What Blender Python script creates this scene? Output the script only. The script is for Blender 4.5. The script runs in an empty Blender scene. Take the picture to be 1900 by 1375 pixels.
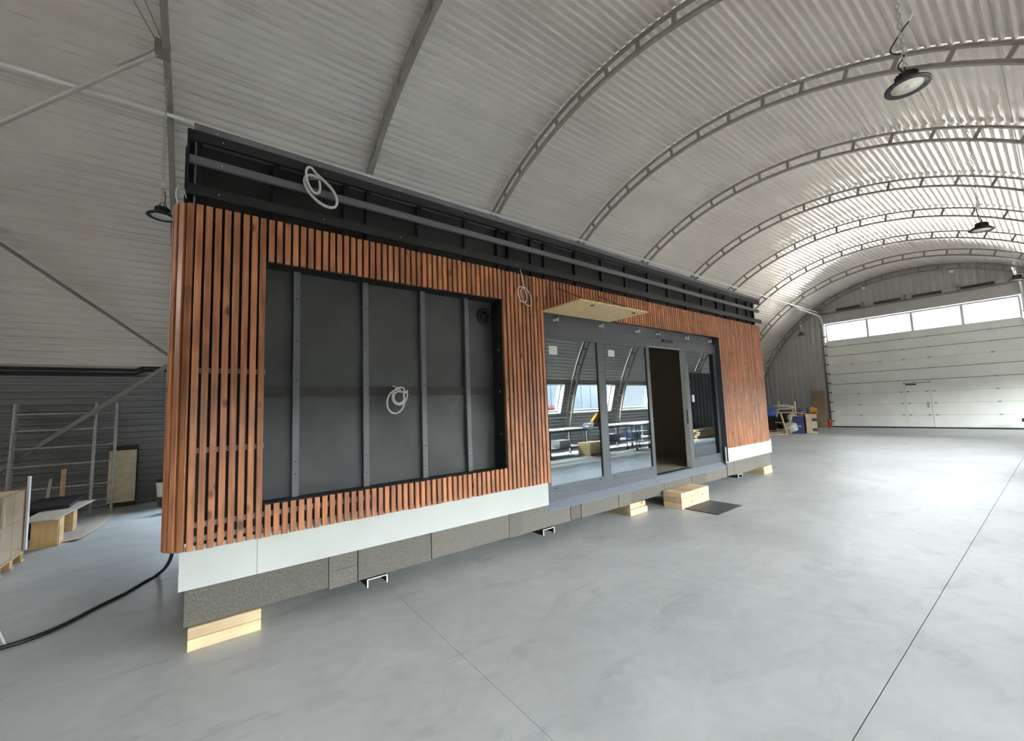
import bpy, math, random
from mathutils import Matrix, Vector
random.seed(7)
SC = bpy.context.scene
COL = SC.collection
PI = math.pi

# ------------------------------------------------------------------ camera
def make_camera():
    yaw, pit, rol = math.radians(53.41110885), math.radians(5.05463189), math.radians(-2.13699539)
    f = Vector((math.cos(pit)*math.cos(yaw), math.cos(pit)*math.sin(yaw), math.sin(pit)))
    r = Vector((math.sin(yaw), -math.cos(yaw), 0)); u = r.cross(f)
    c, s = math.cos(rol), math.sin(rol)
    r2, u2 = c*r + s*u, -s*r + c*u
    m = Matrix(((r2.x, u2.x, -f.x), (r2.y, u2.y, -f.y), (r2.z, u2.z, -f.z))).to_4x4()
    m.translation = (0, 0, 1.65)
    cam = bpy.data.cameras.new('camera'); o = bpy.data.objects.new('camera', cam)
    COL.objects.link(o); o.matrix_world = m
    cam.sensor_fit = 'HORIZONTAL'; cam.sensor_width = 36.0
    cam.lens = 758.464/1900*36.0
    cam.shift_y = (689.745-687.5)/1900
    cam.clip_start = 0.05; cam.clip_end = 300
    SC.camera = o
make_camera()

# ------------------------------------------------------------------ light and exposure
SC.view_settings.view_transform = 'Standard'
SC.view_settings.look = 'None'
SC.view_settings.gamma = 1.0
SC.view_settings.use_curve_mapping = False
SC.view_settings.exposure = 0.5

SKY = 2.5
FAR_L, YARD_L, REAR_L, SIDE_L, LEFT_L, STEEP_L = 22, 42, 15, 46, 34, 660
w = bpy.data.worlds.new('overcast_sky'); SC.world = w; w.use_nodes = True
nt = w.node_tree; nt.nodes.clear()
tc = nt.nodes.new('ShaderNodeTexCoord'); sp = nt.nodes.new('ShaderNodeSeparateXYZ')
rp = nt.nodes.new('ShaderNodeValToRGB'); bg = nt.nodes.new('ShaderNodeBackground'); out = nt.nodes.new('ShaderNodeOutputWorld')
rp.color_ramp.elements[0].position = 0.0; rp.color_ramp.elements[0].color = (0.93, 0.96, 1.0, 1)
rp.color_ramp.elements[1].position = 0.6; rp.color_ramp.elements[1].color = (0.72, 0.84, 1.0, 1)
bg.inputs['Strength'].default_value = SKY
nt.links.new(tc.outputs['Generated'], sp.inputs[0]); nt.links.new(sp.outputs['Z'], rp.inputs[0])
nt.links.new(rp.outputs[0], bg.inputs['Color']); nt.links.new(bg.outputs[0], out.inputs[0])

RIB_X = [-9.58, -6.58, -3.58, -0.583, 2.417, 5.414, 8.407, 11.401, 14.456, 17.429, 20.405, 23.448, 26.493]
X_FAR, X_REAR = 26.75, -9.85
YC = 4.055
RIGHT_BAYS = [3, 4, 5, 6, 7, 8, 9, 10, 11]  # last three bays: unseen windows added to brighten the gate end
LEFT_BAYS = [3, 4, 5, 6]

def area_light(name, loc, direction, sx, sy, radiance, color=(1, 1, 1)):
    l = bpy.data.lights.new(name, 'AREA'); l.shape = 'RECTANGLE'; l.size = sx; l.size_y = sy
    l.energy = radiance*PI*sx*sy; l.color = color
    o = bpy.data.objects.new(name, l); COL.objects.link(o)
    d = Vector(direction).normalized()
    o.rotation_euler = d.to_track_quat('-Z', 'Y').to_euler(); o.location = loc
    return o
# daylight entering through the window strips of the two big gates and the side windows
area_light('daylight_far_sky', (38.0, 4.1, 11.0), (-1, 0, -0.4), 18.0, 7.0, FAR_L, (0.97, 0.98, 1.0))
area_light('sunlit_yard', (68.0, 4.1, -0.02), (0, 0, 1), 56.0, 40.0, YARD_L, (1.0, 0.96, 0.89))
area_light('daylight_rear_gate', (X_REAR-0.3, 4.1, 5.0), (1, 0, 0), 6.5, 0.9, REAR_L, (1.0, 0.95, 0.88))
for b in RIGHT_BAYS:
    area_light('daylight_side_window', ((RIB_X[b]+RIB_X[b+1])/2, -9.0, 4.2), (0, 1, -0.35), 2.95, 2.6, SIDE_L*(1.4 if b > 5 else 1.0), (0.93, 0.97, 1.0))
    if b > 4: area_light('sun_haze_side_window', ((RIB_X[b]+RIB_X[b+1])/2, -4.6, 4.3), (0, 1, -1.1), 2.6, 1.0, STEEP_L, (1.0, 0.95, 0.88))
for b in LEFT_BAYS:
    area_light('daylight_side_window', ((RIB_X[b]+RIB_X[b+1])/2, YC*2+5.4, 3.95), (0, -1, -0.7), 2.8, 2.4, LEFT_L, (0.72, 0.85, 1.0))

# ------------------------------------------------------------------ materials
def mat(name, col, rough=0.5, metal=0.0, var=0.0, scale=4.0, stretch=(1, 1, 1), bump=0.0, bscale=60.0, rnd=0.0, spec=0.5,
        col2=None, coat=0.0, detail=4.0, rvar=0.0):
    m = bpy.data.materials.new(name); m.use_nodes = True
    nt = m.node_tree; N = nt.nodes; L = nt.links; b = N['Principled BSDF']
    b.inputs['Roughness'].default_value = rough; b.inputs['Metallic'].default_value = metal
    b.inputs['Specular IOR Level'].default_value = spec
    b.inputs['Coat Weight'].default_value = coat; b.inputs['Coat Roughness'].default_value = 0.15
    b.inputs['Base Color'].default_value = (*col, 1)
    if var or rnd or bump or col2 or rvar:
        tc = N.new('ShaderNodeTexCoord'); oi = N.new('ShaderNodeObjectInfo')
        mp = N.new('ShaderNodeMapping'); mp.inputs['Scale'].default_value = stretch
        ad = N.new('ShaderNodeVectorMath'); ad.operation = 'MULTIPLY_ADD'
        ad.inputs[1].default_value = (37.0, 19.0, 53.0)
        L.new(oi.outputs['Random'], ad.inputs[0]); L.new(tc.outputs['Object'], ad.inputs[2])
        L.new(ad.outputs[0], mp.inputs[0])
        no = N.new('ShaderNodeTexNoise'); no.inputs['Scale'].default_value = scale; no.inputs['Detail'].default_value = detail
        L.new(mp.outputs[0], no.inputs['Vector'])
        c2 = col2 or tuple(min(1, c*(1+var)) for c in col); c1 = col if col2 else tuple(c*(1-var) for c in col)
        mr = N.new('ShaderNodeMapRange'); mr.inputs[1].default_value = 0.3; mr.inputs[2].default_value = 0.7
        L.new(no.outputs['Fac'], mr.inputs[0])
        mx = N.new('ShaderNodeMix'); mx.data_type = 'RGBA'
        mx.inputs[6].default_value = (*c1, 1); mx.inputs[7].default_value = (*c2, 1)
        L.new(mr.outputs[0], mx.inputs[0]); last = mx.outputs[2]
        if rnd:
            hs = N.new('ShaderNodeHueSaturation'); m2 = N.new('ShaderNodeMapRange')
            m2.inputs[3].default_value = 1-rnd; m2.inputs[4].default_value = 1+rnd
            L.new(oi.outputs['Random'], m2.inputs[0]); L.new(m2.outputs[0], hs.inputs['Value']); L.new(last, hs.inputs['Color']); last = hs.outputs[0]
        L.new(last, b.inputs['Base Color'])
        if rvar:
            m3 = N.new('ShaderNodeMapRange'); m3.inputs[1].default_value = 0.3; m3.inputs[2].default_value = 0.7
            m3.inputs[3].default_value = rough-rvar; m3.inputs[4].default_value = rough+rvar
            L.new(no.outputs['Fac'], m3.inputs[0]); L.new(m3.outputs[0], b.inputs['Roughness'])
        if bump:
            n2 = N.new('ShaderNodeTexNoise'); n2.inputs['Scale'].default_value = bscale; n2.inputs['Detail'].default_value = 3
            L.new(mp.outputs[0], n2.inputs['Vector'])
            bp = N.new('ShaderNodeBump'); bp.inputs['Strength'].default_value = bump; bp.inputs['Distance'].default_value = 0.01
            L.new(n2.outputs['Fac'], bp.inputs['Height']); L.new(bp.outputs[0], b.inputs['Normal'])
    return m

def wood_mat(name, c1, c2, knot, rough=0.35, coat=0.0, rnd=0.25, knots=True):
    m = bpy.data.materials.new(name); m.use_nodes = True
    nt = m.node_tree; N = nt.nodes; L = nt.links; b = N['Principled BSDF']
    b.inputs['Roughness'].default_value = rough; b.inputs['Coat Weight'].default_value = coat; b.inputs['Coat Roughness'].default_value = 0.22
    tc = N.new('ShaderNodeTexCoord'); oi = N.new('ShaderNodeObjectInfo')
    ad = N.new('ShaderNodeVectorMath'); ad.operation = 'MULTIPLY_ADD'; ad.inputs[1].default_value = (31.0, 17.0, 71.0)
    L.new(oi.outputs['Random'], ad.inputs[0]); L.new(tc.outputs['Object'], ad.inputs[2])
    mp = N.new('ShaderNodeMapping'); mp.inputs['Scale'].default_value = (34, 34, 1.6); L.new(ad.outputs[0], mp.inputs[0])
    no = N.new('ShaderNodeTexNoise'); no.inputs['Scale'].default_value = 1.3; no.inputs['Detail'].default_value = 5; no.inputs['Distortion'].default_value = 0.4
    L.new(mp.outputs[0], no.inputs['Vector'])
    r1 = N.new('ShaderNodeMapRange'); r1.inputs[1].default_value = 0.3; r1.inputs[2].default_value = 0.7; L.new(no.outputs['Fac'], r1.inputs[0])
    mx = N.new('ShaderNodeMix'); mx.data_type = 'RGBA'; mx.inputs[6].default_value = (*c1, 1); mx.inputs[7].default_value = (*c2, 1)
    L.new(r1.outputs[0], mx.inputs[0]); last = mx.outputs[2]
    if knots:
        # dark knots and finger-joint marks across the slat
        m2 = N.new('ShaderNodeMapping'); m2.inputs['Rotation'].default_value = (0.5, 0.35, 0); m2.inputs['Scale'].default_value = (6, 6, 3.4); L.new(ad.outputs[0], m2.inputs[0])
        vo = N.new('ShaderNodeTexVoronoi'); vo.inputs['Scale'].default_value = 1.0; L.new(m2.outputs[0], vo.inputs['Vector'])
        r2 = N.new('ShaderNodeMapRange'); r2.inputs[1].default_value = 0.08; r2.inputs[2].default_value = 0.17; r2.inputs[3].default_value = 0.85; r2.inputs[4].default_value = 0.0
        L.new(vo.outputs['Distance'], r2.inputs[0])
        mk = N.new('ShaderNodeMix'); mk.data_type = 'RGBA'; mk.inputs[7].default_value = (*knot, 1)
        L.new(r2.outputs[0], mk.inputs[0]); L.new(last, mk.inputs[6]); last = mk.outputs[2]
        m3 = N.new('ShaderNodeMapping'); m3.inputs['Scale'].default_value = (1.5, 1.5, 2.6); L.new(ad.outputs[0], m3.inputs[0])
        n3 = N.new('ShaderNodeTexNoise'); n3.inputs['Scale'].default_value = 1.4; n3.inputs['Detail'].default_value = 1; L.new(m3.outputs[0], n3.inputs['Vector'])
        r3 = N.new('ShaderNodeMapRange'); r3.inputs[1].default_value = 0.35; r3.inputs[2].default_value = 0.65; r3.inputs[3].default_value = 0.80; r3.inputs[4].default_value = 1.2
        L.new(n3.outputs['Fac'], r3.inputs[0])
        h3 = N.new('ShaderNodeHueSaturation'); L.new(r3.outputs[0], h3.inputs['Value']); L.new(last, h3.inputs['Color']); last = h3.outputs[0]
    hs = N.new('ShaderNodeHueSaturation'); rr = N.new('ShaderNodeMapRange'); rr.inputs[3].default_value = 1-rnd; rr.inputs[4].default_value = 1+rnd
    L.new(oi.outputs['Random'], rr.inputs[0]); L.new(rr.outputs[0], hs.inputs['Value']); L.new(last, hs.inputs['Color'])
    L.new(hs.outputs[0], b.inputs['Base Color'])
    bp = N.new('ShaderNodeBump'); bp.inputs['Strength'].default_value = 0.12; bp.inputs['Distance'].default_value = 0.004
    L.new(no.outputs['Fac'], bp.inputs['Height']); L.new(bp.outputs[0], b.inputs['Normal'])
    return m

def glass_mat(name, reflect, rcol, tcol):
    m = bpy.data.materials.new(name); m.use_nodes = True
    nt = m.node_tree; N = nt.nodes; L = nt.links; N.clear()
    o = N.new('ShaderNodeOutputMaterial'); g = N.new('ShaderNodeBsdfGlossy'); t = N.new('ShaderNodeBsdfTransparent'); x = N.new('ShaderNodeMixShader')
    g.inputs['Roughness'].default_value = 0.0; g.inputs['Color'].default_value = (*rcol, 1); t.inputs['Color'].default_value = (*tcol, 1)
    x.inputs[0].default_value = reflect
    L.new(t.outputs[0], x.inputs[1]); L.new(g.outputs[0], x.inputs[2]); L.new(x.outputs[0], o.inputs[0])
    return m

def concrete_mat(name):
    m = bpy.data.materials.new(name); m.use_nodes = True
    nt = m.node_tree; N = nt.nodes; L = nt.links; b = N['Principled BSDF']
    tc = N.new('ShaderNodeTexCoord')
    def noise(scale, det, dist, src=None, rough=0.5):
        n = N.new('ShaderNodeTexNoise'); n.inputs['Scale'].default_value = scale; n.inputs['Detail'].default_value = det
        n.inputs['Distortion'].default_value = dist; n.inputs['Roughness'].default_value = rough
        L.new(tc.outputs['Object'], n.inputs['Vector']); return n
    big = noise(0.55, 5, 0.8); mid = noise(2.6, 6, 2.2); fine = noise(40, 3, 0)
    r = N.new('ShaderNodeValToRGB'); e = r.color_ramp.elements
    e[0].position = 0.30; e[0].color = (0.37, 0.38, 0.38, 1); e[1].position = 0.72; e[1].color = (0.50, 0.515, 0.515, 1)
    L.new(big.outputs['Fac'], r.inputs[0])
    r2 = N.new('ShaderNodeMapRange'); r2.inputs[1].default_value = 0.30; r2.inputs[2].default_value = 0.72; r2.inputs[3].default_value = 0.91; r2.inputs[4].default_value = 1.05
    L.new(mid.outputs['Fac'], r2.inputs[0])
    h = N.new('ShaderNodeHueSaturation'); L.new(r2.outputs[0], h.inputs['Value']); L.new(r.outputs[0], h.inputs['Color'])
    mp = N.new('ShaderNodeMapping'); mp.inputs['Rotation'].default_value = (0, 0, 0.5); mp.inputs['Scale'].default_value = (0.8, 2.0, 1)
    L.new(tc.outputs['Object'], mp.inputs[0])
    sc = N.new('ShaderNodeTexNoise'); sc.inputs['Scale'].default_value = 1.7; sc.inputs['Detail'].default_value = 8; sc.inputs['Roughness'].default_value = 0.68; sc.inputs['Distortion'].default_value = 0.6
    L.new(mp.outputs[0], sc.inputs['Vector'])
    r5 = N.new('ShaderNodeMapRange'); r5.inputs[1].default_value = 0.54; r5.inputs[2].default_value = 0.74; r5.inputs[3].default_value = 1.0; r5.inputs[4].default_value = 0.74
    L.new(sc.outputs['Fac'], r5.inputs[0])
    r6 = N.new('ShaderNodeMapRange'); r6.inputs[1].default_value = 0.28; r6.inputs[2].default_value = 0.40; r6.inputs[3].default_value = 1.10; r6.inputs[4].default_value = 1.0
    L.new(sc.outputs['Fac'], r6.inputs[0])
    mm = N.new('ShaderNodeMath'); mm.operation = 'MULTIPLY'; L.new(r5.outputs[0], mm.inputs[0]); L.new(r6.outputs[0], mm.inputs[1])
    h2 = N.new('ShaderNodeHueSaturation'); L.new(mm.outputs[0], h2.inputs['Value']); L.new(h.outputs[0], h2.inputs['Color'])
    L.new(h2.outputs[0], b.inputs['Base Color'])
    r3 = N.new('ShaderNodeMapRange'); r3.inputs[1].default_value = 0.3; r3.inputs[2].default_value = 0.7; r3.inputs[3].default_value = 0.42; r3.inputs[4].default_value = 0.46
    L.new(mid.outputs['Fac'], r3.inputs[0]); L.new(r3.outputs[0], b.inputs['Roughness'])
    bp = N.new('ShaderNodeBump'); bp.inputs['Strength'].default_value = 0.06; bp.inputs['Distance'].default_value = 0.01
    L.new(fine.outputs['Fac'], bp.inputs['Height']); L.new(bp.outputs[0], b.inputs['Normal'])
    return m

M_CONC = concrete_mat('polished_concrete')
M_JOINT = mat('joint_sealant', (0.05, 0.05, 0.05), 0.8)
M_ROOF = mat('galvanised_roof_sheet', (0.76, 0.71, 0.655), 0.36, 0.40, var=0.05, scale=0.8, spec=0.6)
M_WALLS = mat('grey_side_sheet', (0.25, 0.248, 0.245), 0.42, 0.1, var=0.06, scale=0.8)
M_ENDW = mat('grey_wall_sheet', (0.45, 0.43, 0.415), 0.42, 0.0, var=0.06, scale=1.2)
M_RIB = mat('painted_steel_rib', (0.23, 0.212, 0.178), 0.5, var=0.1, scale=3)
M_BRACE = mat('pale_brace_tube', (0.44, 0.42, 0.37), 0.45)
M_GATE = mat('gate_panel_white', (0.86, 0.86, 0.80), 0.42, var=0.05, scale=1.5)
M_GATEF = mat('gate_steel', (0.42, 0.42, 0.41), 0.4, 0.3)
M_SPRING = mat('torsion_spring_steel', (0.035, 0.028, 0.025), 0.5, 0.3)
M_PIPEW = mat('white_painted_steel', (0.82, 0.82, 0.79), 0.4)
M_SLAT = wood_mat('stained_softwood_slat', (0.32, 0.108, 0.042), (0.52, 0.218, 0.092), (0.10, 0.032, 0.014), 0.44, 0.30, 0.22)
M_TIMBER = wood_mat('raw_pine', (0.66, 0.47, 0.26), (0.80, 0.62, 0.38), (0.30, 0.14, 0.06), 0.6, 0, 0.1)
M_PINE2 = wood_mat('yellow_pine', (0.55, 0.35, 0.16), (0.68, 0.46, 0.22), (0.20, 0.09, 0.035), 0.6, 0, 0.1)
M_OSB = mat('oriented_strand_board', (0.70, 0.49, 0.24), 0.7, col2=(0.92, 0.72, 0.42), scale=26, detail=5, bump=0.15, bscale=60)
M_BOARDW = mat('white_fibre_cement', (0.53, 0.545, 0.51), 0.55, var=0.05, scale=2.0)
M_CHIP = mat('cement_bonded_chipboard', (0.10, 0.092, 0.080), 0.85, col2=(0.195, 0.18, 0.15), scale=85, detail=8, bump=0.5, bscale=120, rnd=0.16)
M_MEMB = mat('black_membrane', (0.030, 0.032, 0.032), 0.5, col2=(0.056, 0.060, 0.058), scale=2.4, bump=0.7, bscale=4.2, spec=0.5)
M_TAPE = mat('membrane_overlap_tape', (0.032, 0.032, 0.028), 0.65)
M_BATT = mat('grey_painted_batten', (0.12, 0.125, 0.135), 0.36, var=0.15, scale=3)
M_LATH = mat('weathered_lath', (0.30, 0.27, 0.24), 0.7, var=0.2, scale=6)
M_BLACK = mat('black_painted_timber', (0.012, 0.012, 0.014), 0.6)
M_DARK = mat('dark_parapet_membrane', (0.015, 0.013, 0.012), 0.75, var=0.3, scale=3)
M_RAIL = mat('anthracite_rail', (0.12, 0.125, 0.135), 0.42)
M_RAILB = mat('black_rail', (0.008, 0.008, 0.010), 0.45)
M_FRAME = mat('anthracite_aluminium', (0.076, 0.085, 0.096), 0.38, var=0.05, scale=3)
M_FRAMED = mat('shadowed_reveal_board', (0.05, 0.055, 0.065), 0.5)
M_STEELZ = mat('zinc_steel', (0.72, 0.72, 0.70), 0.3, 0.7)
M_CHAIN = mat('chain_steel', (0.55, 0.54, 0.52), 0.4, 0.6)
M_LAMPB = mat('black_lamp_housing', (0.018, 0.018, 0.019), 0.4)
M_LENS = mat('milky_lamp_lens', (0.82, 0.79, 0.70), 0.35, coat=0.3)
M_CABLEW = mat('white_cable', (0.75, 0.73, 0.70), 0.45)
M_CABLEG = mat('grey_conduit', (0.60, 0.60, 0.59), 0.45)
M_CABLEB = mat('black_rubber', (0.010, 0.010, 0.011), 0.5)
M_CARTON = mat('cardboard', (0.70, 0.53, 0.35), 0.75, var=0.1, scale=3)
M_CARTON2 = mat('brown_cardboard_sheet', (0.33, 0.235, 0.145), 0.75, var=0.1, scale=2)
M_PAPER = mat('white_paper', (0.82, 0.82, 0.82), 0.6)
M_BLUE = mat('blue_plastic', (0.07, 0.16, 0.50), 0.45)
M_NAVY = mat('navy_carton_print', (0.035, 0.055, 0.15), 0.6)
M_RED = mat('red_paint', (0.42, 0.05, 0.04), 0.5)
M_GALV = mat('scaffold_tube', (0.42, 0.40, 0.37), 0.5, 0.2, var=0.3, scale=30)
M_MDF = mat('white_melamine', (0.47, 0.425, 0.36), 0.5)
M_INT = mat('unlit_interior_plaster', (0.36, 0.31, 0.23), 0.8, var=0.05)
M_BENCH = mat('bench_steel', (0.10, 0.115, 0.125), 0.45, 0.2)
M_ROLL = mat('roller_steel', (0.70, 0.70, 0.70), 0.25, 0.8)
M_YEL = mat('yellow_plastic', (0.65, 0.33, 0.03), 0.45)
M_GROUND = mat('yard_paving', (0.42, 0.41, 0.39), 0.9, var=0.1, scale=1)
M_LEAF = mat('tree_leaves', (0.10, 0.20, 0.05), 0.7, var=0.4, scale=4)
M_BARK = mat('tree_bark', (0.10, 0.07, 0.05), 0.9)
M_FACADE = mat('pale_blue_grey_cladding', (0.50, 0.57, 0.66), 0.5, var=0.05, scale=1)
M_GLASS = glass_mat('solar_control_glass', 0.30, (0.80, 0.92, 1.0), (0.30, 0.31, 0.32))
M_PANE = glass_mat('clear_window_glass', 0.06, (1, 1, 1), (0.93, 0.95, 0.95))
M_FILM = glass_mat('stretch_film', 0.16, (0.95, 0.95, 0.95), (0.92, 0.90, 0.88))

# ------------------------------------------------------------------ mesh helpers
class MB:
    def __init__(s): s.v = []; s.f = []; s.sm = []; s.mi = []; s.cur = 0
    def add(s, vs, fs, smooth=False):
        o = len(s.v); s.v += [tuple(q) for q in vs]
        for f in fs: s.f.append([i+o for i in f]); s.sm.append(smooth); s.mi.append(s.cur)
        return s
    def box(s, x0, x1, y0, y1, z0, z1):
        return s.add([(x0,y0,z0),(x1,y0,z0),(x1,y1,z0),(x0,y1,z0),(x0,y0,z1),(x1,y0,z1),(x1,y1,z1),(x0,y1,z1)],
                     [(0,3,2,1),(4,5,6,7),(0,1,5,4),(1,2,6,5),(2,3,7,6),(3,0,4,7)])
    def obox(s, c, ax, h):
        c = Vector(c); a = [Vector(q).normalized()*k for q, k in zip(ax, h)]
        vs = [c+sx*a[0]+sy*a[1]+sz*a[2] for sz in (-1,1) for sx, sy in ((-1,-1),(1,-1),(1,1),(-1,1))]
        return s.add(vs, [(0,3,2,1),(4,5,6,7),(0,1,5,4),(1,2,6,5),(2,3,7,6),(3,0,4,7)])
    def bar(s, p, q, wd, ht, up=(0,0,1)):
        p, q = Vector(p), Vector(q); d = q-p; up = Vector(up); sx = d.cross(up)
        if sx.length < 1e-6: sx = d.cross(Vector((1,0,0)))
        return s.obox((p+q)/2, (d, sx, d.cross(sx)), (d.length/2, wd/2, ht/2))
    def prism(s, pts, z0, z1, smooth=False):
        n = len(pts)
        s.add([(x,y,z0) for x,y in pts]+[(x,y,z1) for x,y in pts], [(i,(i+1)%n,n+(i+1)%n,n+i) for i in range(n)], smooth)
        return s.add([(x,y,z0) for x,y in pts]+[(x,y,z1) for x,y in pts], [tuple(range(n-1,-1,-1)), tuple(range(n,2*n))])
    def tube(s, pts, r, n=8, closed=False, smooth=True):
        pts = [Vector(p) for p in pts]; k = len(pts); rings = []
        prev = None
        for i, p in enumerate(pts):
            if closed: d = pts[(i+1)%k]-pts[i-1]
            else: d = pts[min(i+1,k-1)]-pts[max(i-1,0)]
            d.normalize()
            if prev is None:
                a = d.orthogonal().normalized()
            else:
                a = prev - d*prev.dot(d)
                a = a.normalized() if a.length > 1e-6 else d.orthogonal().normalized()
            prev = a; b = d.cross(a)
            rings.append([p+(a*math.cos(t)+b*math.sin(t))*r for t in [2*PI*j/n for j in range(n)]])
        vs = [q for rg in rings for q in rg]; fs = []
        for i in range(k if closed else k-1):
            for j in range(n):
                fs.append((i*n+j, i*n+(j+1)%n, ((i+1)%k)*n+(j+1)%n, ((i+1)%k)*n+j))
        s.add(vs, fs, smooth)
        if not closed: s.add(rings[0]+rings[-1], [tuple(range(n-1,-1,-1)), tuple(range(n,2*n))])
        return s
    def lathe(s, prof, c=(0,0,0), n=24, smooth=True):
        c = Vector(c); vs = [c+Vector((r*math.cos(2*PI*j/n), r*math.sin(2*PI*j/n), z)) for r, z in prof for j in range(n)]
        fs = [(i*n+j, i*n+(j+1)%n, (i+1)*n+(j+1)%n, (i+1)*n+j) for i in range(len(prof)-1) for j in range(n)]
        return s.add(vs, fs, smooth)
    def mesh(s, name, m):
        me = bpy.data.meshes.new(name); me.from_pydata(s.v, [], s.f); me.update()
        for k in (m if isinstance(m, (list, tuple)) else [m]): me.materials.append(k)
        for p, q, i in zip(me.polygons, s.sm, s.mi): p.use_smooth = q; p.material_index = i
        return me
    def obj(s, name, m, parent=None, loc=None):
        return link(name, s.mesh(name, m), parent, loc)
def link(name, me, parent=None, loc=None, rot=None):
    o = bpy.data.objects.new(name, me); COL.objects.link(o)
    if parent: o.parent = parent
    if loc: o.location = loc
    if rot: o.rotation_euler = rot
    return o
def tag(o, label=None, cat=None, group=None, kind=None):
    if label: o['label'] = label
    if cat: o['category'] = cat
    if group: o['group'] = group
    if kind: o['kind'] = kind
    return o
def empty(name, label=None, cat=None, loc=(0,0,0), rz=0, group=None, kind=None):
    o = bpy.data.objects.new(name, None); COL.objects.link(o); o.location = loc; o.rotation_euler = (0,0,rz); o.empty_display_size = 0.1
    return tag(o, label, cat, group, kind)
def copy_tree(o, parent=None):
    c = o.copy(); COL.objects.link(c)
    if parent: c.parent = parent
    for ch in list(o.children): copy_tree(ch, c)
    return c
def B(x0, x1, y0, y1, z0, z1): return MB().box(x0, x1, y0, y1, z0, z1)
def smooth_curve(pts, n=6):
    P = [Vector(p) for p in pts]; out = []
    for i in range(len(P)-1):
        p0, p1, p2, p3 = P[max(i-1,0)], P[i], P[i+1], P[min(i+2,len(P)-1)]
        for k in range(n):
            t = k/n
            out.append(0.5*((2*p1)+(p2-p0)*t+(2*p0-5*p1+4*p2-p3)*t*t+(3*p1-p0-3*p2+p3)*t**3))
    return out+[P[-1]]

# ------------------------------------------------------------------ hall shell
def rch(ph): return 7.264-0.328*ph*ph+0.111*ph**4
def arc(ph, off=0.0):
    r = rch(ph)+off; return YC+r*math.sin(ph), r*math.cos(ph)
SHEET = 0.30

# floor: concrete slabs with sawn joints
floor = B(X_REAR-0.3, X_FAR+0.3, -3.7, 11.8, -0.25, -0.055).obj('floor', M_JOINT); tag(floor, kind='structure')
xs = [X_REAR-0.3]+[1.409+5*k for k in range(-2, 6) if X_REAR < 1.409+5*k < X_FAR]+[X_FAR+0.3]
ys = [-3.7, 0.765, 5.765, 11.8]
J = 0.0028
for i in range(len(xs)-1):
    for j in range(len(ys)-1):
        jx = 0.0012
        o = B(xs[i]+jx, xs[i+1]-jx, ys[j]+J, ys[j+1]-J, -0.055, 0.0).obj('slab', M_CONC, floor)

# corrugated sheets of the vault
DEG = PI/180
def corr_profile(p0, p1, step=1.0, depth=0.042):
    """angles and offsets of the trapezoid profile between two angles in degrees"""
    res = []; k = math.floor(p0/step)
    pat = ((0.0, 0.0), (0.52, 0.0), (0.64, -depth), (0.88, -depth))
    while k*step < p1:
        lap = ((0.20, 0.0), (0.23, -0.012), (0.29, -0.012), (0.30, 0.0)) if k % 8 == 0 else ()
        for a, o in sorted(pat+lap):
            t = (k+a)*step
            if p0 <= t <= p1: res.append((t, o))
        k += 1
    if not res or res[0][0] > p0: res.insert(0, (p0, 0.0))
    if res[-1][0] < p1: res.append((p1, 0.0))
    return res
def sheet_mesh(name, p0, p1, xlen, x0=0.0):
    prof = corr_profile(p0, p1); vs = []; fs = []
    for a, o in prof:
        y, z = arc(a*DEG, SHEET+o)
        vs += [(x0, y, max(z, -0.03)), (x0+xlen, y, max(z, -0.03))]
    for i in range(len(prof)-1): fs.append((2*i, 2*i+1, 2*i+3, 2*i+2))
    mb = MB(); mb.add(vs, fs); return mb.mesh(name, M_ROOF if name == 'roof_sheet' else M_WALLS)
edges = [X_REAR]+RIB_X[1:-1]+[X_FAR]
ceiling = empty('ceiling', kind='structure'); wall_left = empty('wall_left', kind='structure'); wall_right = empty('wall_right', kind='structure')
WPHI0, WPHI1 = 70.3, 79.3
for i in range(len(edges)-1):
    x0, x1 = edges[i], edges[i+1]; L = x1-x0
    me = sheet_mesh('roof_sheet', -69, 69, L+0.03)
    link('roof_sheet', me, ceiling, (x0-0.015, 0, 0))
    for sgn, root, bays in ((1, wall_left, LEFT_BAYS), (-1, wall_right, RIGHT_BAYS)):
        def add(p0, p1, a, b):
            q = (p0, p1) if sgn > 0 else (-p1, -p0)
            link('wall_sheet', sheet_mesh('wall_sheet', q[0], q[1], b-a+0.02), root, (a-0.01, 0, 0))
        if i in bays:
            wa, wb = RIB_X[i]+0.30, RIB_X[i+1]-0.34
            add(69, WPHI0, x0, x1); add(WPHI1, 90.3, x0, x1); add(WPHI0, WPHI1, x0, wa); add(WPHI0, WPHI1, wb, x1)
        else: add(69, 90.3, x0, x1)

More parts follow.
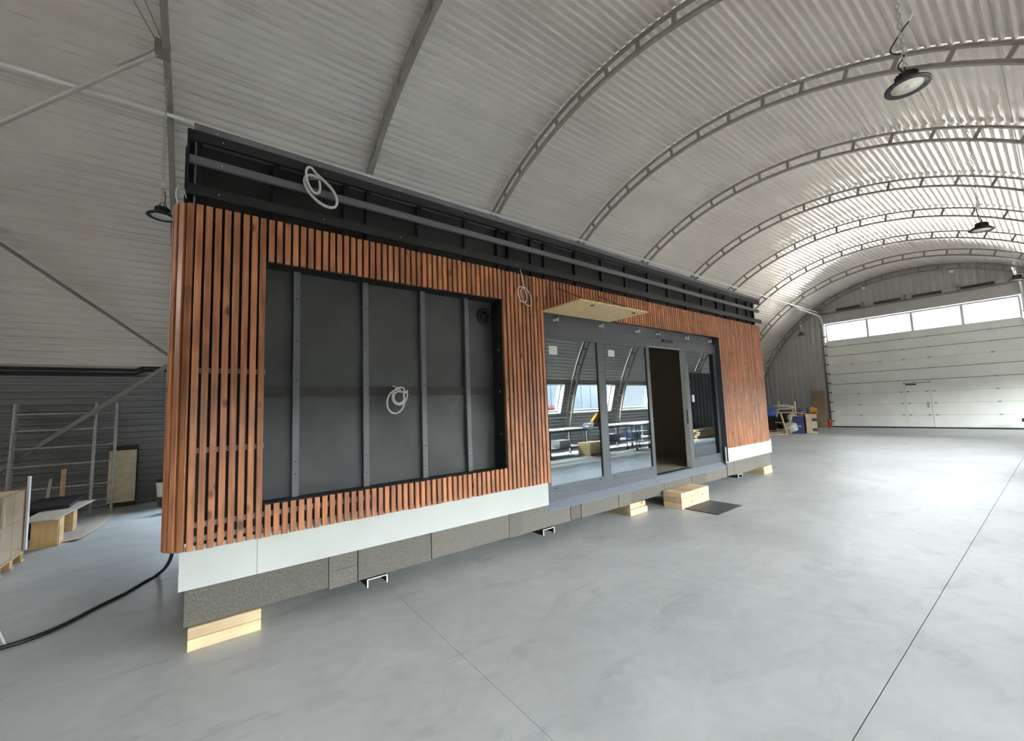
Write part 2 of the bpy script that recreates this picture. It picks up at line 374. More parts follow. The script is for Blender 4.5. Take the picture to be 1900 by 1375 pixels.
# side windows, leaning with the arch and set outwards in a deep reveal
def side_window(n, i, sgn):
    wa, wb = RIB_X[i]+0.30, RIB_X[i+1]-0.34
    y1, z1 = arc(WPHI0*DEG, SHEET); y0, z0 = arc(WPHI1*DEG, SHEET)
    if sgn < 0: y0, y1 = 2*YC-y0, 2*YC-y1
    p0 = Vector((0, y0, z0)); p1 = Vector((0, y1, z1)); v = (p1-p0); H = v.length; v.normalize()
    wn = Vector((0, sgn, 0)); wn = (wn-v*wn.dot(v)).normalized()
    root = empty('window_%d' % n, kind='structure')
    ux = Vector((1,0,0)); cx = (wa+wb)/2; W = wb-wa
    def ob(mb, u0, u1, v0, v1, w0, w1):
        c = Vector((cx+(u0+u1)/2, 0, 0))+p0+v*((v0+v1)/2)+wn*((w0+w1)/2)
        mb.obox(c, (ux, v, wn), ((u1-u0)/2, (v1-v0)/2, (w1-w0)/2))
    mb = MB()
    for a in ((-W/2-.01, -W/2+.02, -.02, H+.02), (W/2-.02, W/2+.01, -.02, H+.02), (-W/2, W/2, -.02, .02), (-W/2, W/2, H-.02, H+.02)):
        ob(mb, *a, -0.02, 0.24)
    mb.obj('window_reveal', M_PIPEW, root)
    mb = MB()
    for a in ((-W/2+.02, -W/2+.08, .02, H-.02), (W/2-.08, W/2-.02, .02, H-.02), (-W/2+.08, W/2-.08, .02, .08), (-W/2+.08, W/2-.08, H-.08, H-.02)):
        ob(mb, *a, 0.16, 0.22)
    mb.obj('window_frame', M_PIPEW, root)
    mb = MB(); ob(mb, -W/2+.08, W/2-.08, .08, H-.08, 0.185, 0.195); mb.obj('pane', M_PANE, root)
n = 1
for b in RIGHT_BAYS: side_window(n, b, -1); n += 1  # those in the far bays are added for their light
for b in LEFT_BAYS: side_window(n, b, 1); n += 1

# arched ribs: two chords with short posts between
def chord(off0, off1, half, p0=-90.0, p1=90.0, step=3.0):
    k = int((p1-p0)/step); vs = []; fs = []
    for i in range(k+1):
        a = (p0+(p1-p0)*i/k)*DEG
        for x, o in ((-half, off0), (half, off0), (half, off1), (-half, off1)):
            y, z = arc(a, o); vs.append((x, y, z))
    for i in range(k):
        for j in range(4): fs.append((4*i+j, 4*i+(j+1)%4, 4*i+4+(j+1)%4, 4*i+4+j))
    mb = MB(); mb.add(vs, fs); return mb
me_lo = chord(0.0, 0.05, 0.035).mesh('lower_chord', M_RIB)
me_up = chord(0.225, 0.265, 0.03).mesh('upper_chord', M_RIB)
post_me = MB().box(-0.025, 0.025, -0.025, 0.025, 0.04, 0.235).mesh('post', M_RIB)
for x in RIB_X:
    rib = bpy.data.objects.new('arch_rib', None); COL.objects.link(rib); rib.parent = ceiling; rib.location = (x, 0, 0)
    link('lower_chord', me_lo, rib); link('upper_chord', me_up, rib)
    for a in range(-85, 86, 5):
        t = (a+1.3)*DEG; y, z = arc(t, 0)
        link('post', post_me, rib, (0, y, z), (-t, 0, 0))

# end walls with the big sectional gates
def roof_z(y):
    lo, hi = 0.0, PI/2; d = abs(y-YC)
    for _ in range(40):
        m_ = (lo+hi)/2
        if (rch(m_)+SHEET)*math.sin(m_) < d: lo = m_
        else: hi = m_
    return (rch(lo)+SHEET)*math.cos(lo)
GY0, GY1, GZ = 0.62, 7.58, 6.06
def end_wall(name, X, inward):
    root = empty(name, kind='structure')
    pitch = 0.25; y = -3.40
    while y < 11.5:
        pts = [(y, 0), (y+0.15, 0), (y+0.175, 0.022), (y+0.225, 0.022), (y+pitch, 0)]
        segs = []; vs = []; fs = []
        for q, d in pts:
            q = min(max(q, -3.36), 11.46); top = max(roof_z(q), 0.02)
            bot = GZ-0.5 if GY0 < y+0.1 < GY1 else -0.02
            vs += [(X+inward*d, q, bot), (X+inward*d, q, top)]
        for i in range(4): fs.append((2*i, 2*i+2, 2*i+3, 2*i+1))
        MB().add(vs, fs).obj('wall_sheet', M_ENDW, root)
        y += pitch
    return root
end_wall('wall_far', X_FAR, -1); end_wall('wall_rear', X_REAR, 1)

def gate(name, X, s):
    """sectional gate; s = -1 when its inner face looks towards -x"""
    g = empty(name, kind='structure')
    def bx(a, b, y0, y1, z0, z1): return B(min(X+s*a, X+s*b), max(X+s*a, X+s*b), y0, y1, z0, z1)
    zz = [0.06, 0.62, 1.16, 1.71, 2.25, 2.78, 3.26, 3.745, 4.24]
    deep = {4, 5, 7, 8}
    for i in range(8):
        lo = zz[i]+(0.02 if i in deep else 0.005); hi = zz[i+1]-(0.02 if i+1 in deep else 0.005)
        segs = [(0.72, 7.46)] if i > 3 else [(0.72, 3.69), (3.71, 4.57), (4.59, 7.46)]
        for a, b in segs: bx(-0.02, 0.03, a, b, lo, hi).obj('door_section' if len(segs) == 1 or b-a > 1 else 'wicket_section', M_GATE, g)
    bx(-0.03, 0.0, 0.70, 7.48, 0.03, 4.4).obj('door_seal', M_GATEF, g)
    bx(-0.03, 0.05, 0.66, 7.52, 0.0, 0.06).obj('bottom_seal', M_SPRING, g)
    bx(-0.02, 0.03, 0.72, 7.46, 4.26, 4.54).obj('door_section', M_GATE, g)
    # glazed section
    mb = MB()
    for a in ((0.78, 7.42, 4.54, 4.585), (0.78, 7.42, 5.42, 5.50)):
        mb.box(min(X-s*0.02, X+s*0.03), max(X-s*0.02, X+s*0.03), *a)
    for c in (0.80, 2.42, 4.04, 5.67, 7.38):
        hw = 0.045 if 1 < c < 7 else 0.03
        mb.box(min(X-s*0.02, X+s*0.03), max(X-s*0.02, X+s*0.03), c-hw, c+hw, 4.585, 5.42)
    mb.obj('window_frame', M_PIPEW, g)
    for a, b in ((0.83, 2.375), (2.465, 3.995), (4.085, 5.625), (5.715, 7.35)):
        bx(0.0, 0.008, a, b, 4.585, 5.42).obj('pane', M_PANE, g)
    # jambs, roller tracks with brackets, lintel panel
    for y0, y1, yt in ((0.52, 0.74, 0.70), (7.46, 7.66, 7.50)):
        bx(-0.06, -0.032, y0, y1, 0, 5.55).obj('jamb', M_RIB, g)
        bx(0.05, 0.09, yt-0.03, yt+0.03, 0.05, 5.45).obj('track', M_PIPEW, g)
        for k in range(10):
            bx(0.03, 0.12, yt-0.10, yt+0.06, 0.30+k*0.5, 0.345+k*0.5).obj('roller_bracket', M_SPRING, g)
        d = s
        pts = [(X+d*0.07, yt, 5.4)]+[(X+d*(0.07+0.5*(1-math.cos(t))), yt, 5.4+0.55*math.sin(t)) for t in [i*PI/12 for i in range(1, 7)]]+[(X+d*3.5, yt+0.04, 6.05)]
        mb = MB()
        for p, q in zip(pts[:-1], pts[1:]): mb.bar(p, q, 0.06, 0.05)
        mb.obj('curved_track', M_PIPEW, g)
    bx(-0.04, 0.02, 0.62, 7.58, 5.52, 6.04).obj('lintel_panel', M_ENDW, g)
    bx(0.0, 0.08, 0.62, 7.58, 6.02, 6.07).obj('lintel_edge', M_RIB, g)
    mb = MB().tube([(X+s*0.25, 0.7, 6.15), (X+s*0.25, 7.5, 6.15)], 0.016, 8); mb.obj('spring_shaft', M_STEELZ, g)
    for a, b in ((1.36, 2.35), (2.92, 3.90), (4.28, 5.27), (5.80, 6.80)):
        pts = []; turns = 26
        for i in range(turns*8+1):
            t = 2*PI*i/8; pts.append((X+s*0.25+0.05*math.cos(t), a+(b-a)*i/(turns*8), 6.15+0.05*math.sin(t)))
        MB().tube(pts, 0.017, 4).obj('torsion_spring', M_SPRING, g)
    for c in (0.75, 2.43, 4.15, 5.70, 7.45):
        bx(0.0, 0.30, c-0.02, c+0.02, 6.05, 6.32).obj('shaft_bracket', M_RIB, g)
    for z in zz[1:]:
        for y in (1.7, 3.6, 4.48, 5.35, 6.45) if z > 2.3 else (1.7, 3.58, 3.82, 4.46, 4.70, 6.3):
            bx(0.03, 0.05, y-0.05, y+0.05, z-0.03, z+0.03).obj('hinge', M_GATEF, g)
    bx(0.03, 0.045, 3.66, 4.62, 2.10, 2.15).obj('wicket_frame', M_GATEF, g)
    bx(0.03, 0.040, 3.665, 3.70, 0.1, 2.13).obj('wicket_frame', M_GATE, g)
    bx(0.03, 0.040, 4.575, 4.61, 0.1, 2.13).obj('wicket_frame', M_GATE, g)
    bx(0.03, 0.08, 4.15, 4.52, 2.02, 2.08).obj('door_closer', M_SPRING, g)
    bx(0.03, 0.07, 3.80, 3.86, 0.95, 1.20).obj('wicket_handle', M_GATEF, g)
    return g
gate('door_1', 26.70, -1); gate('door_2', X_REAR+0.05, 1)

# bracing tubes in the bay by the end of the house, cross wires, pipes
br = MB()
br.tube([(-3.5, 9.00, 5.05), (-0.62, 6.86, 6.66)], 0.03, 10); br.obj('brace_tube', M_BRACE, ceiling)
MB().tube([(-1.12, 7.25, 6.50), (-0.66, 6.92, 6.75)], 0.028, 10).obj('brace_tube', M_BRACE, ceiling)
MB().tube([(-0.66, 6.9, 6.74), (-1.6, 5.0, 7.45)], 0.008, 6).obj('brace_wire', M_RIB, ceiling)
MB().tube([(-0.62, 6.8, 6.76), (-1.35, 4.7, 7.48)], 0.008, 6).obj('brace_wire', M_RIB, ceiling)
MB().box(-0.70, -0.54, 6.80, 6.96, 6.60, 6.78).obj('gusset_plate', M_RIB, ceiling)
MB().tube([(-3.4, 9.30, 5.05), (-0.60, 10.55, 2.88)], 0.028, 10).obj('brace_tube', M_RIB, wall_left)
MB().bar((-0.58, 10.52, 2.82), (-3.45, 11.12, 0.42), 0.07, 0.07).obj('brace_tube', M_RIB, wall_left)
o = MB().tube([(-9.4, 7.55, 6.20), (26.2, 7.56, 6.16)], 0.028, 8).obj('conduit_pipe', M_PIPEW)
tag(o, 'thin white conduit pipe running under the vaulted roof above the wooden house', 'pipe')
for k, (z, r) in enumerate(((2.66, 0.03), (2.585, 0.026))):
    y = 10.83
    pts = [(-9.3, y, z), (-1.25, y, z), (-1.18, y, z), (-1.05, y, z+0.07), (-0.98, y, z+0.07), (3.0, y, z+0.07)]
    o = MB().tube(pts, r, 10).obj('heating_pipe', M_CABLEB)
    tag(o, 'black pipe with a jog along the corrugated side wall, %s of the two' % ('upper' if k == 0 else 'lower'), 'pipe', 'black pipes along the side wall')
for k, (x, y, z) in enumerate(((26.3, 5.56, 7.0), (26.3, 2.53, 6.96))):
    c = empty('security_camera', ('small white security camera high on the gable, over the glazed strip end by the house', 'small white security camera high on the gable, nearer the hanging lamp')[k], 'camera', (x, y, z))
    MB().box(-0.07, 0.07, -0.06, 0.06, -0.07, 0.05).obj('camera_body', M_PIPEW, c)
    MB().lathe([(0.0, -0.01), (0.045, 0), (0.045, 0.05), (0.0, 0.06)], (-0.02, 0, 0.05), 12).obj('camera_dome', M_SPRING, c)
    MB().box(0.07, 0.46, -0.02, 0.02, -0.02, 0.02).obj('camera_arm', M_PIPEW, c)

# ------------------------------------------------------------------ high bay lamps
def chain_mb(z0, z1, link_len=0.065):
    mb = MB(); k = int((z1-z0)/(link_len*0.8))
    for i in range(k):
        zc = z0+(i+0.5)*(z1-z0)/k; a = 0.018; h = link_len/2
        loop = [(a*math.cos(t), 0, zc+h*math.sin(t)) if i % 2 else (0, a*math.cos(t), zc+h*math.sin(t)) for t in [2*PI*j/6 for j in range(6)]]
        mb.tube(loop, 0.0055, 4, closed=True)
    return mb
def lamp(x, y, z, R, ztop, label, tilt=(0, 0), kinked=False, block=False):
    L = empty('high_bay_lamp', label, 'lamp', (x, y, z), 0, 'round high bay lamps on chains')
    s = R/0.23
    lens = MB().lathe([(0.0, 0.0), (0.165*s, 0.0), (0.165*s, 0.012), (0.0, 0.012)], n=32).obj('lens', M_LENS, L)
    ring = MB().lathe([(0.165*s, -0.004), (0.168*s, 0.004), (0.215*s, -0.012), (0.23*s, -0.008), (0.23*s, 0.006), (0.16*s, 0.045), (0.10*s, 0.06), (0.10*s, 0.02), (0.166*s, 0.014), (0.165*s, -0.004)], n=36).obj('reflector', M_LAMPB, L)
    b = MB().lathe([(0.0, 0.055), (0.10*s, 0.055), (0.105*s, 0.075), (0.105*s, 0.12), (0.085*s, 0.135), (0.0, 0.14)], n=28)
    for k in range(16):
        t = 2*PI*k/16; b.obox((0.105*s*math.cos(t), 0.105*s*math.sin(t), 0.09), ((math.cos(t), math.sin(t), 0), (-math.sin(t), math.cos(t), 0), (0, 0, 1)), (0.014*s, 0.004, 0.03))
    h = b.obj('housing', M_LAMPB, L)
    MB().tube([(0.035*math.cos(t), 0, 0.165+0.035*math.sin(t)) for t in [2*PI*j/10 for j in range(10)]], 0.006, 6, closed=True).obj('hook', M_LAMPB, L)
    MB().lathe([(0.012*s, -0.003), (0.03*s, -0.003), (0.03*s, 0.0), (0.012*s, 0.0)], n=12).obj('lens_boss', M_CABLEG, L)
    for o in L.children: o.rotation_euler = (tilt[0], tilt[1], 0)
    chain_mb(0.19, ztop-z).obj('chain', M_CHAIN, L)
    if kinked:
        pts = smooth_curve([(0.02, 0.0, 0.14), (0.03, 0.05, 0.26), (0.06, 0.0, 0.36), (0.02, 0.09, 0.44), (0.02, 0.02, 0.56), (0.05, -0.07, 0.68)], 5)
        MB().tube(pts, 0.007, 6).obj('lamp_cable', M_CABLEB, L)
        MB().tube([(0.05, -0.06, 0.67), (0.05, -0.10, 0.73)], 0.012, 8).obj('connector', M_PIPEW, L)
        MB().tube(smooth_curve([(-0.01, 0.0, 0.95), (0.0, 0.02, 1.2), (0.0, 0.0, 1.6), (0.0, 0.01, ztop-z)], 4), 0.008, 6).obj('supply_cable', M_CABLEB, L)
    if block:
        MB().box(-0.02, 0.02, -0.02, 0.03, 0.42, 0.50).obj('connector', M_PIPEW, L)
        MB().tube(smooth_curve([(0.02, 0.0, 0.14), (0.03, 0.02, 0.3), (0.0, 0.02, 0.45)], 4), 0.006, 6).obj('lamp_cable', M_CABLEB, L)
    return L
lamp(5.414, 0.645, 4.63, 0.170, 6.62, 'large high bay lamp with cream lens and loose kinked cable, nearest under the roof', (math.radians(1), math.radians(1)), kinked=True)
lamp(11.40, 0.655, 4.60, 0.170, 6.63, 'high bay lamp hanging in front of the brightly lit middle of the roof', (math.radians(7), 0), block=True)
lamp(17.43, 0.516, 4.58, 0.165, 6.55, 'high bay lamp hanging by the upper corner of the glazed gate strip', (math.radians(7), 0), block=True)
lamp(-0.583, 7.14, 4.44, 0.165, 6.45, 'high bay lamp on a chain beside the rounded slatted corner of the house', (0, math.radians(3)), block=True)
lamp(23.45, 7.50, 4.69, 0.165, 6.05, 'small looking far lamp hanging between the house and the white gate', (0, 0), block=True)

# ------------------------------------------------------------------ the timber clad house on blocks
DL = 0.0199882
CD, SD = math.cos(DL), math.sin(DL)
N0 = 3.89
def W(m, n, z=0.0): return (m*CD-n*SD, m*SD+n*CD, z)
H = empty('modular_house', 'long modular house clad in reddish brown vertical slats with dark glazed doors', 'building', W(0, N0), DL)
def hb(name, m, m0, m1, n0, n1, z0, z1, parent=None):
    return B(m0, m1, n0-N0, n1-N0, z0, z1).obj(name, m, parent or H)

# slats
SW, ST, CH, PITCH, NF = 0.043, 0.028, 0.004, 0.0607, 3.845
def slat_mesh(z0, z1):
    h = SW/2
    prof = [(-h+CH, 0), (h-CH, 0), (h, CH), (h, ST), (-h, ST), (-h, CH)]
    return MB().prism(prof, z0-z0, z1-z0).mesh('slat', M_SLAT)
Z0, Z1 = 0.709, 3.311
me_full = slat_mesh(Z0, Z1); me_low = slat_mesh(Z0, 0.957); me_top = slat_mesh(2.95, Z1); me_door = slat_mesh(2.893, Z1)
def slat(me, m, n, z, rz=0.0):
    return link('slat', me, H, (m, n-N0, z), (random.uniform(-.0012, .0012), random.uniform(-.0008, .0008), rz))
for k in range(169):
    m = -0.037+PITCH*k+SW/2; dz = random.uniform(-0.004, 0.003)
    if 8 <= k <= 47: slat(me_low, m, NF, Z0+dz); slat(me_top, m, NF, 2.95+dz)
    elif 59 <= k <= 135: slat(me_door, m, NF, 2.893+dz)
    else: slat(me_full, m, NF, Z0+dz)
RC = 0.165
for j in range(1, 5):                                              # rounded near corner, then the end wall
    a = j*PITCH/RC; slat(me_full, -0.028-RC*math.sin(a)+0.012, NF+RC*(1-math.cos(a)), Z0, -a)
for j in range(0, 30): slat(me_full, -0.028-RC+0.012, NF+RC+0.02+PITCH*j, Z0, -PI/2)
for j in range(1, 5):
    a = j*PITCH/RC; slat(me_full, 10.19+RC*math.sin(a)-0.012, NF+RC*(1-math.cos(a)), Z0, a)
# laths behind the slats
for m0, m1, zs in ((0.0, 0.44, (0.78, 0.88, 1.42, 2.02, 2.62, 3.22)), (2.87, 3.52, (0.80, 1.42, 2.02, 2.62, 3.22)), (8.26, 10.1, (0.80, 1.42, 2.02, 2.62, 3.22))):
    for z in zs: hb('lath', M_LATH if z < 2.1 and m0 < 1 else M_BLACK, m0, m1, NF+ST, NF+ST+0.022, z-0.02, z+0.02)
for z in (0.75, 0.88): hb('lath', M_LATH, 0.44, 1.35, NF+ST, NF+ST+0.022, z-0.02, z+0.02); hb('lath', M_BLACK, 1.35, 2.87, NF+ST, NF+ST+0.022, z-0.02, z+0.02)
hb('lath', M_BLACK, 0.44, 2.87, NF+ST, NF+ST+0.022, 3.0, 3.04); hb('lath', M_BLACK, 0.44, 8.26, NF+ST, NF+ST+0.022, 3.22, 3.26); hb('lath', M_BLACK, 3.53, 8.26, NF+ST, NF+ST+0.022, 2.93, 2.97)
# wall behind: black membrane around the recess and the doors
NW = 3.945
for a in ((-0.02, 0.435, 0.44, 3.31), (2.862, 3.53, 0.44, 3.31), (8.265, 10.2, 0.44, 3.31), (0.435, 2.862, 0.44, 0.955), (0.435, 2.862, 2.952, 3.31), (3.53, 8.265, 2.90, 3.31)):
    hb('wall_membrane', M_BLACK, a[0], a[1], NW, NW+0.02, a[2], a[3])
for k, m in enumerate((0.02, 0.24, 0.40, 2.90, 3.20, 3.48, 8.32, 8.9, 9.5, 10.1)):
    hb('wall_batten', M_BLACK, m-0.02, m+0.02, NF+ST+0.022, NW, 0.72, 3.31)
# recess with membrane and four battens
NM = 4.08
def recess_membrane():
    nx, nz = 48, 40; vs = []; fs = []
    rnd = random.Random(3)
    waves = [(rnd.uniform(1, 7), rnd.uniform(1, 9), rnd.uniform(0, 6), rnd.uniform(.0008, .0022)) for _ in range(14)]
    for j in range(nz+1):
        for i in range(nx+1):
            x = 0.40+2.50*i/nx; z = 0.90+2.10*j/nz
            d = sum(a*math.sin(fx*x+fz*z+p) for fx, fz, p, a in waves)
            vs.append((x, NM-N0+d, z))
    for j in range(nz):
        for i in range(nx): a = j*(nx+1)+i; fs.append((a, a+1, a+nx+2, a+nx+1))
    mb = MB(); mb.add(vs, fs, True); return mb.obj('recess_membrane', M_MEMB, H)
recess_membrane()
hb('overlap_tape', M_TAPE, 0.42, 2.86, NM-0.012, NM-0.007, 1.818, 1.912)
for m in (0.697, 1.310, 1.925, 2.478):
    b = hb('batten', M_BATT, m-0.027, m+0.027, NM-0.05, NM-0.008, 0.90, 3.0)
    for z in (1.12, 1.28, 1.92, 2.30, 2.72):
        zz_ = z+random.uniform(-.05, .05)
        MB().lathe([(0.0, 0), (0.006, 0), (0.006, 0.003), (0.0, 0.003)], n=8).obj('screw', M_BLACK, b, (m, NM-0.05-N0, zz_)).rotation_euler = (PI/2, 0, 0)
hb('recess_reveal', M_BLACK, 2.862, 2.876, NF+ST, NM+0.02, 0.95, 2.96)
hb('recess_reveal', M_BLACK, 0.421, 0.435, NF+ST, NM+0.02, 0.95, 2.96)
hb('recess_reveal', M_BLACK, 0.435, 2.862, NF+ST+0.025, NM+0.02, 2.952, 2.966)
hb('recess_reveal', M_BLACK, 0.435, 2.862, NF+ST+0.025, NM+0.02, 0.940, 0.954)
for z in (2.35, 1.85, 1.35): MB().box(2.850, 2.862, 3.93-N0, 3.96-N0, z-0.012, z+0.012).obj('bracket', M_BATT, H)
v = MB().lathe([(0.070, 0.0), (0.088, -0.010), (0.094, 0.0), (0.094, 0.012), (0.075, 0.012), (0.070, 0.0)], n=28).obj('duct_collar', M_CABLEB, H, (2.745, NM-0.02-N0, 2.766)); v.rotation_euler = (PI/2, 0, 0)
mb = MB().lathe([(0.0, 0.0), (0.072, 0.0), (0.072, 0.012), (0.0, 0.012)], n=24)
d_ = mb.obj('duct_plug', M_BLACK, H, (2.745, NM-0.012-N0, 2.766)); d_.rotation_euler = (PI/2, 0, 0)
for i in range(4):
    a = i*1.7; MB().tube(smooth_curve([(2.745+0.03*math.cos(a), NM-N0-0.01, 2.766+0.03*math.sin(a)), (2.745+0.05*math.cos(a+1), NM-N0-0.05, 2.75+0.05*math.sin(a+1)), (2.745+0.04*math.cos(a+2.4), NM-N0-0.02, 2.75+0.05*math.sin(a+2.4))], 5), 0.009, 6).obj('duct_wire', M_CABLEB, H)

# white base boards and chipboard skirt
for a, b in ((-0.072, 0.404), (0.4065, 3.50)): hb('base_board', M_BOARDW, a, b, 3.874, 3.886, 0.432, 0.735)
hb('base_board', M_BOARDW, 8.172, 10.36, 3.874, 3.886, 0.434, 0.735)
hb('base_board', M_BOARDW, 10.348, 10.36, 3.886, 6.9, 0.434, 0.735)
sj = [-0.04, 0.937, 1.182, 1.902, 2.879, 3.079, 3.889, 4.082, 4.86, 5.15, 5.815, 6.041, 6.871, 7.393, 7.692, 8.202, 8.473, 9.152, 9.385, 10.017, 10.27]
for i in range(len(sj)-1):
    pr = random.uniform(-0.012, 0.006); zb = 0.163+(0.0 if i % 3 else 0.012)
    if i == 1:
        hb('skirt_panel', M_CHIP, sj[i]+.0035, sj[i+1]-.0035, 3.888+pr, 3.96, 0.155, 0.298); hb('skirt_panel', M_CHIP, sj[i]+.0035, sj[i+1]-.0035, 3.888+pr, 3.96, 0.301, 0.445)
    else: hb('skirt_panel', M_CHIP, sj[i]+.0035, sj[i+1]-.0035, 3.890+pr, 3.96, zb, 0.348 if 3.05 < sj[i] < 8.0 else 0.445)
hb('skirt_panel', M_CHIP, 3.081, 3.50, 3.892, 3.96, 0.35, 0.445); hb('skirt_panel', M_CHIP, 8.172, 8.2, 3.892, 3.96, 0.35, 0.445)
hb('skirt_panel', M_CHIP, -0.04, 0.03, 3.962, 6.9, 0.165, 0.445); hb('skirt_panel', M_CHIP, 10.2, 10.27, 3.962, 6.9, 0.165, 0.445)
# floor plate, walls, roof
hb('floor_plate', M_INT, -0.02, 10.25, 3.97, 6.9, 0.19, 0.448)
hb('interior_floor', M_MDF, 3.4, 9.0, 4.02, 6.8, 0.448, 0.462)
hb('back_wall', M_INT, -0.02, 10.25, 6.80, 6.92, 0.44, 3.86)
hb('end_panel', M_BLACK, -0.12, -0.02, 4.05, 6.9, 0.72, 3.86); hb('end_panel', M_INT, 10.2, 10.3, 4.05, 6.9, 0.44, 3.86)
hb('partition', M_INT, 3.35, 3.45, 4.1, 6.8, 0.44, 3.3); hb('partition', M_INT, 8.5, 8.6, 4.1, 6.8, 0.44, 3.3)
hb('front_wall', M_BLACK, -0.02, 3.52, 4.10, 4.16, 0.44, 3.31); hb('front_wall', M_BLACK, 8.28, 10.2, 3.97, 4.05, 0.44, 3.31); hb('front_wall', M_BLACK, 3.52, 8.28, 4.06, 4.12, 2.66, 3.31)
hb('ceiling_panel', M_INT, -0.02, 10.25, 4.1, 6.85, 3.32, 3.40); hb('roof_deck', M_RAIL, -0.05, 10.2, 3.92, 6.92, 3.84, 3.90)
# parapet: membrane, studs, rails
hb('parapet_membrane', M_DARK, -0.03, 10.18, 3.945, 3.965, 3.28, 3.88)
for m in (-0.045, 0.5, 1.085, 1.30, 1.84, 2.415, 2.88, 3.045, 3.42, 3.65, 4.24, 4.82, 5.40, 6.01, 6.6, 7.2, 7.8, 8.4, 8.75, 9.35, 9.8, 10.12):
    hb('stud', M_RAILB, m-0.02, m+0.03, 3.905, 3.945, 3.28, 3.86)
hb('lit_stud_edge', M_RAIL, -0.058, -0.046, 3.86, 3.905, 3.28, 3.84)  # lit edge of the end stud, painted as a paler grey strip
hb('end_plate', M_RAILB, -0.104, -0.094, 3.80, 3.96, 3.40, 3.877); hb('end_plate', M_RAILB, -0.1, -0.03, 3.952, 3.962, 3.28, 3.877)
def u_rail(name, m, m0, m1, z0, z1, nf=3.80, nb=3.905):
    mb = MB(); mb.box(m0, m1, nf-N0, nf+0.004-N0, z0, z1); mb.box(m0, m1, nf+0.004-N0, nb-N0, z1-0.004, z1); mb.box(m0, m1, nf+0.004-N0, nf+0.03-N0, z0, z0+0.004)
    return mb.obj(name, m, H)
u_rail('rail', M_RAIL, -0.088, 10.15, 3.612, 3.672); u_rail('rail', M_RAILB, -0.105, 10.235, 3.362, 3.445); u_rail('rail', M_RAILB, -0.104, 10.21, 3.80, 3.877)
hb('roof_cap', M_BATT, -0.065, 10.23, 3.795, 3.96, 3.879, 3.932)
hb('cap_end', M_STEELZ, -0.068, -0.0655, 3.795, 3.96, 3.879, 3.94)
for m in [0.10+0.75*k for k in range(14)]:
    for z, nf in ((3.892, 3.795), (3.835, 3.80), (3.64, 3.80), (3.40, 3.80)):
        s_ = MB().lathe([(0.0, 0.004), (0.004, 0.003), (0.005, 0.0)], n=8).obj('screw', M_STEELZ, H, (m+random.uniform(-.03, .03), nf-N0, z)); s_.rotation_euler = (PI/2, 0, 0)

# glazed sliding door set
ND = 3.95
hb('door_header', M_FRAME, 3.53, 8.05, 3.950, 4.02, 2.745, 2.90)
hb('header_ledge', M_FRAME, 3.53, 8.16, 3.928, 3.950, 2.735, 2.752)
hb('door_operator', M_FRAME, 3.53, 8.25, 3.940, 4.04, 2.60, 2.735)
hb('sensor', M_RAILB, 6.34, 6.64, 3.905, 3.940, 2.685, 2.725)
hb('side_reveal', M_FRAMED, 8.205, 8.217, NF+0.004, 4.06, 0.45, 2.89); hb('side_reveal', M_FRAMED, 8.05, 8.205, 3.99, 4.03, 2.735, 2.89)
hb('bottom_panel', M_FRAME, 3.50, 5.90, 3.942, 3.952, 0.445, 0.56)
def leaf(m0, m1, n, glass=True, lab=None):
    f = MB()
    for a in ((m0, m0+0.075, 0.45, 2.60), (m1-0.075, m1, 0.45, 2.60), (m0+0.075, m1-0.075, 0.45, 0.625), (m0+0.075, m1-0.075, 2.565, 2.60)):
        f.box(a[0], a[1], n-N0, n+0.05-N0, a[2], a[3])
    fr = f.obj('door_leaf', M_FRAME, H)
    MB().box(m0+0.075, m1-0.075, n+0.012-N0, n+0.020-N0, 0.625, 2.565).obj('glass_pane', M_GLASS, fr)
    MB().box(m0+0.072, m0+0.082, n-0.0005-N0, n+0.012-N0, 0.62, 2.57).obj('gasket', M_RAILB, fr); MB().box(m1-0.095, m1-0.074, n-0.0005-N0, n+0.012-N0, 0.62, 2.57).obj('gasket', M_BLACK, fr)
    for mm in (m0+0.16, m1-0.16):
        MB().box(mm-0.025, mm+0.025, n-0.004-N0, n-N0, 0.585, 0.60).obj('drain_cap', M_BLACK, fr)
    return fr
leaf(3.545, 4.735, ND); leaf(4.735, 5.955, ND); leaf(7.085, 8.204, ND)
hb('lit_jamb_strip', M_CABLEG, 7.078, 7.0845, 3.952, 4.06, 0.455, 2.60); hb('lit_head_strip', M_CABLEG, 5.96, 7.08, 3.952, 4.04, 2.595, 2.5995)  # frame edges coloured pale to paint in the light they catch
hb('lock_plate', M_BATT, 7.0765, 7.078, 3.975, 4.0, 1.25, 1.50)
# sloping apron flashing below the doors
for a, b in ((3.50, 5.868), (5.874, 8.17)):
    mb = MB(); mb.add([(a, 3.876-N0, 0.356), (b, 3.876-N0, 0.356), (b, 3.948-N0, 0.447), (a, 3.948-N0, 0.447), (a, 3.876-N0, 0.350), (b, 3.876-N0, 0.350), (b, 3.95-N0, 0.40), (a, 3.95-N0, 0.40)],
                      [(0,1,2,3), (4,7,6,5), (0,4,5,1), (1,5,6,2), (2,6,7,3), (3,7,4,0)])
    mb.obj('apron_flashing', mat('apron_flashing', (0.16, 0.18, 0.215), 0.4) if a < 4 else bpy.data.materials['apron_flashing'], H)
hb('threshold', M_FRAME, 5.955, 7.085, 3.948, 4.06, 0.44, 0.468)
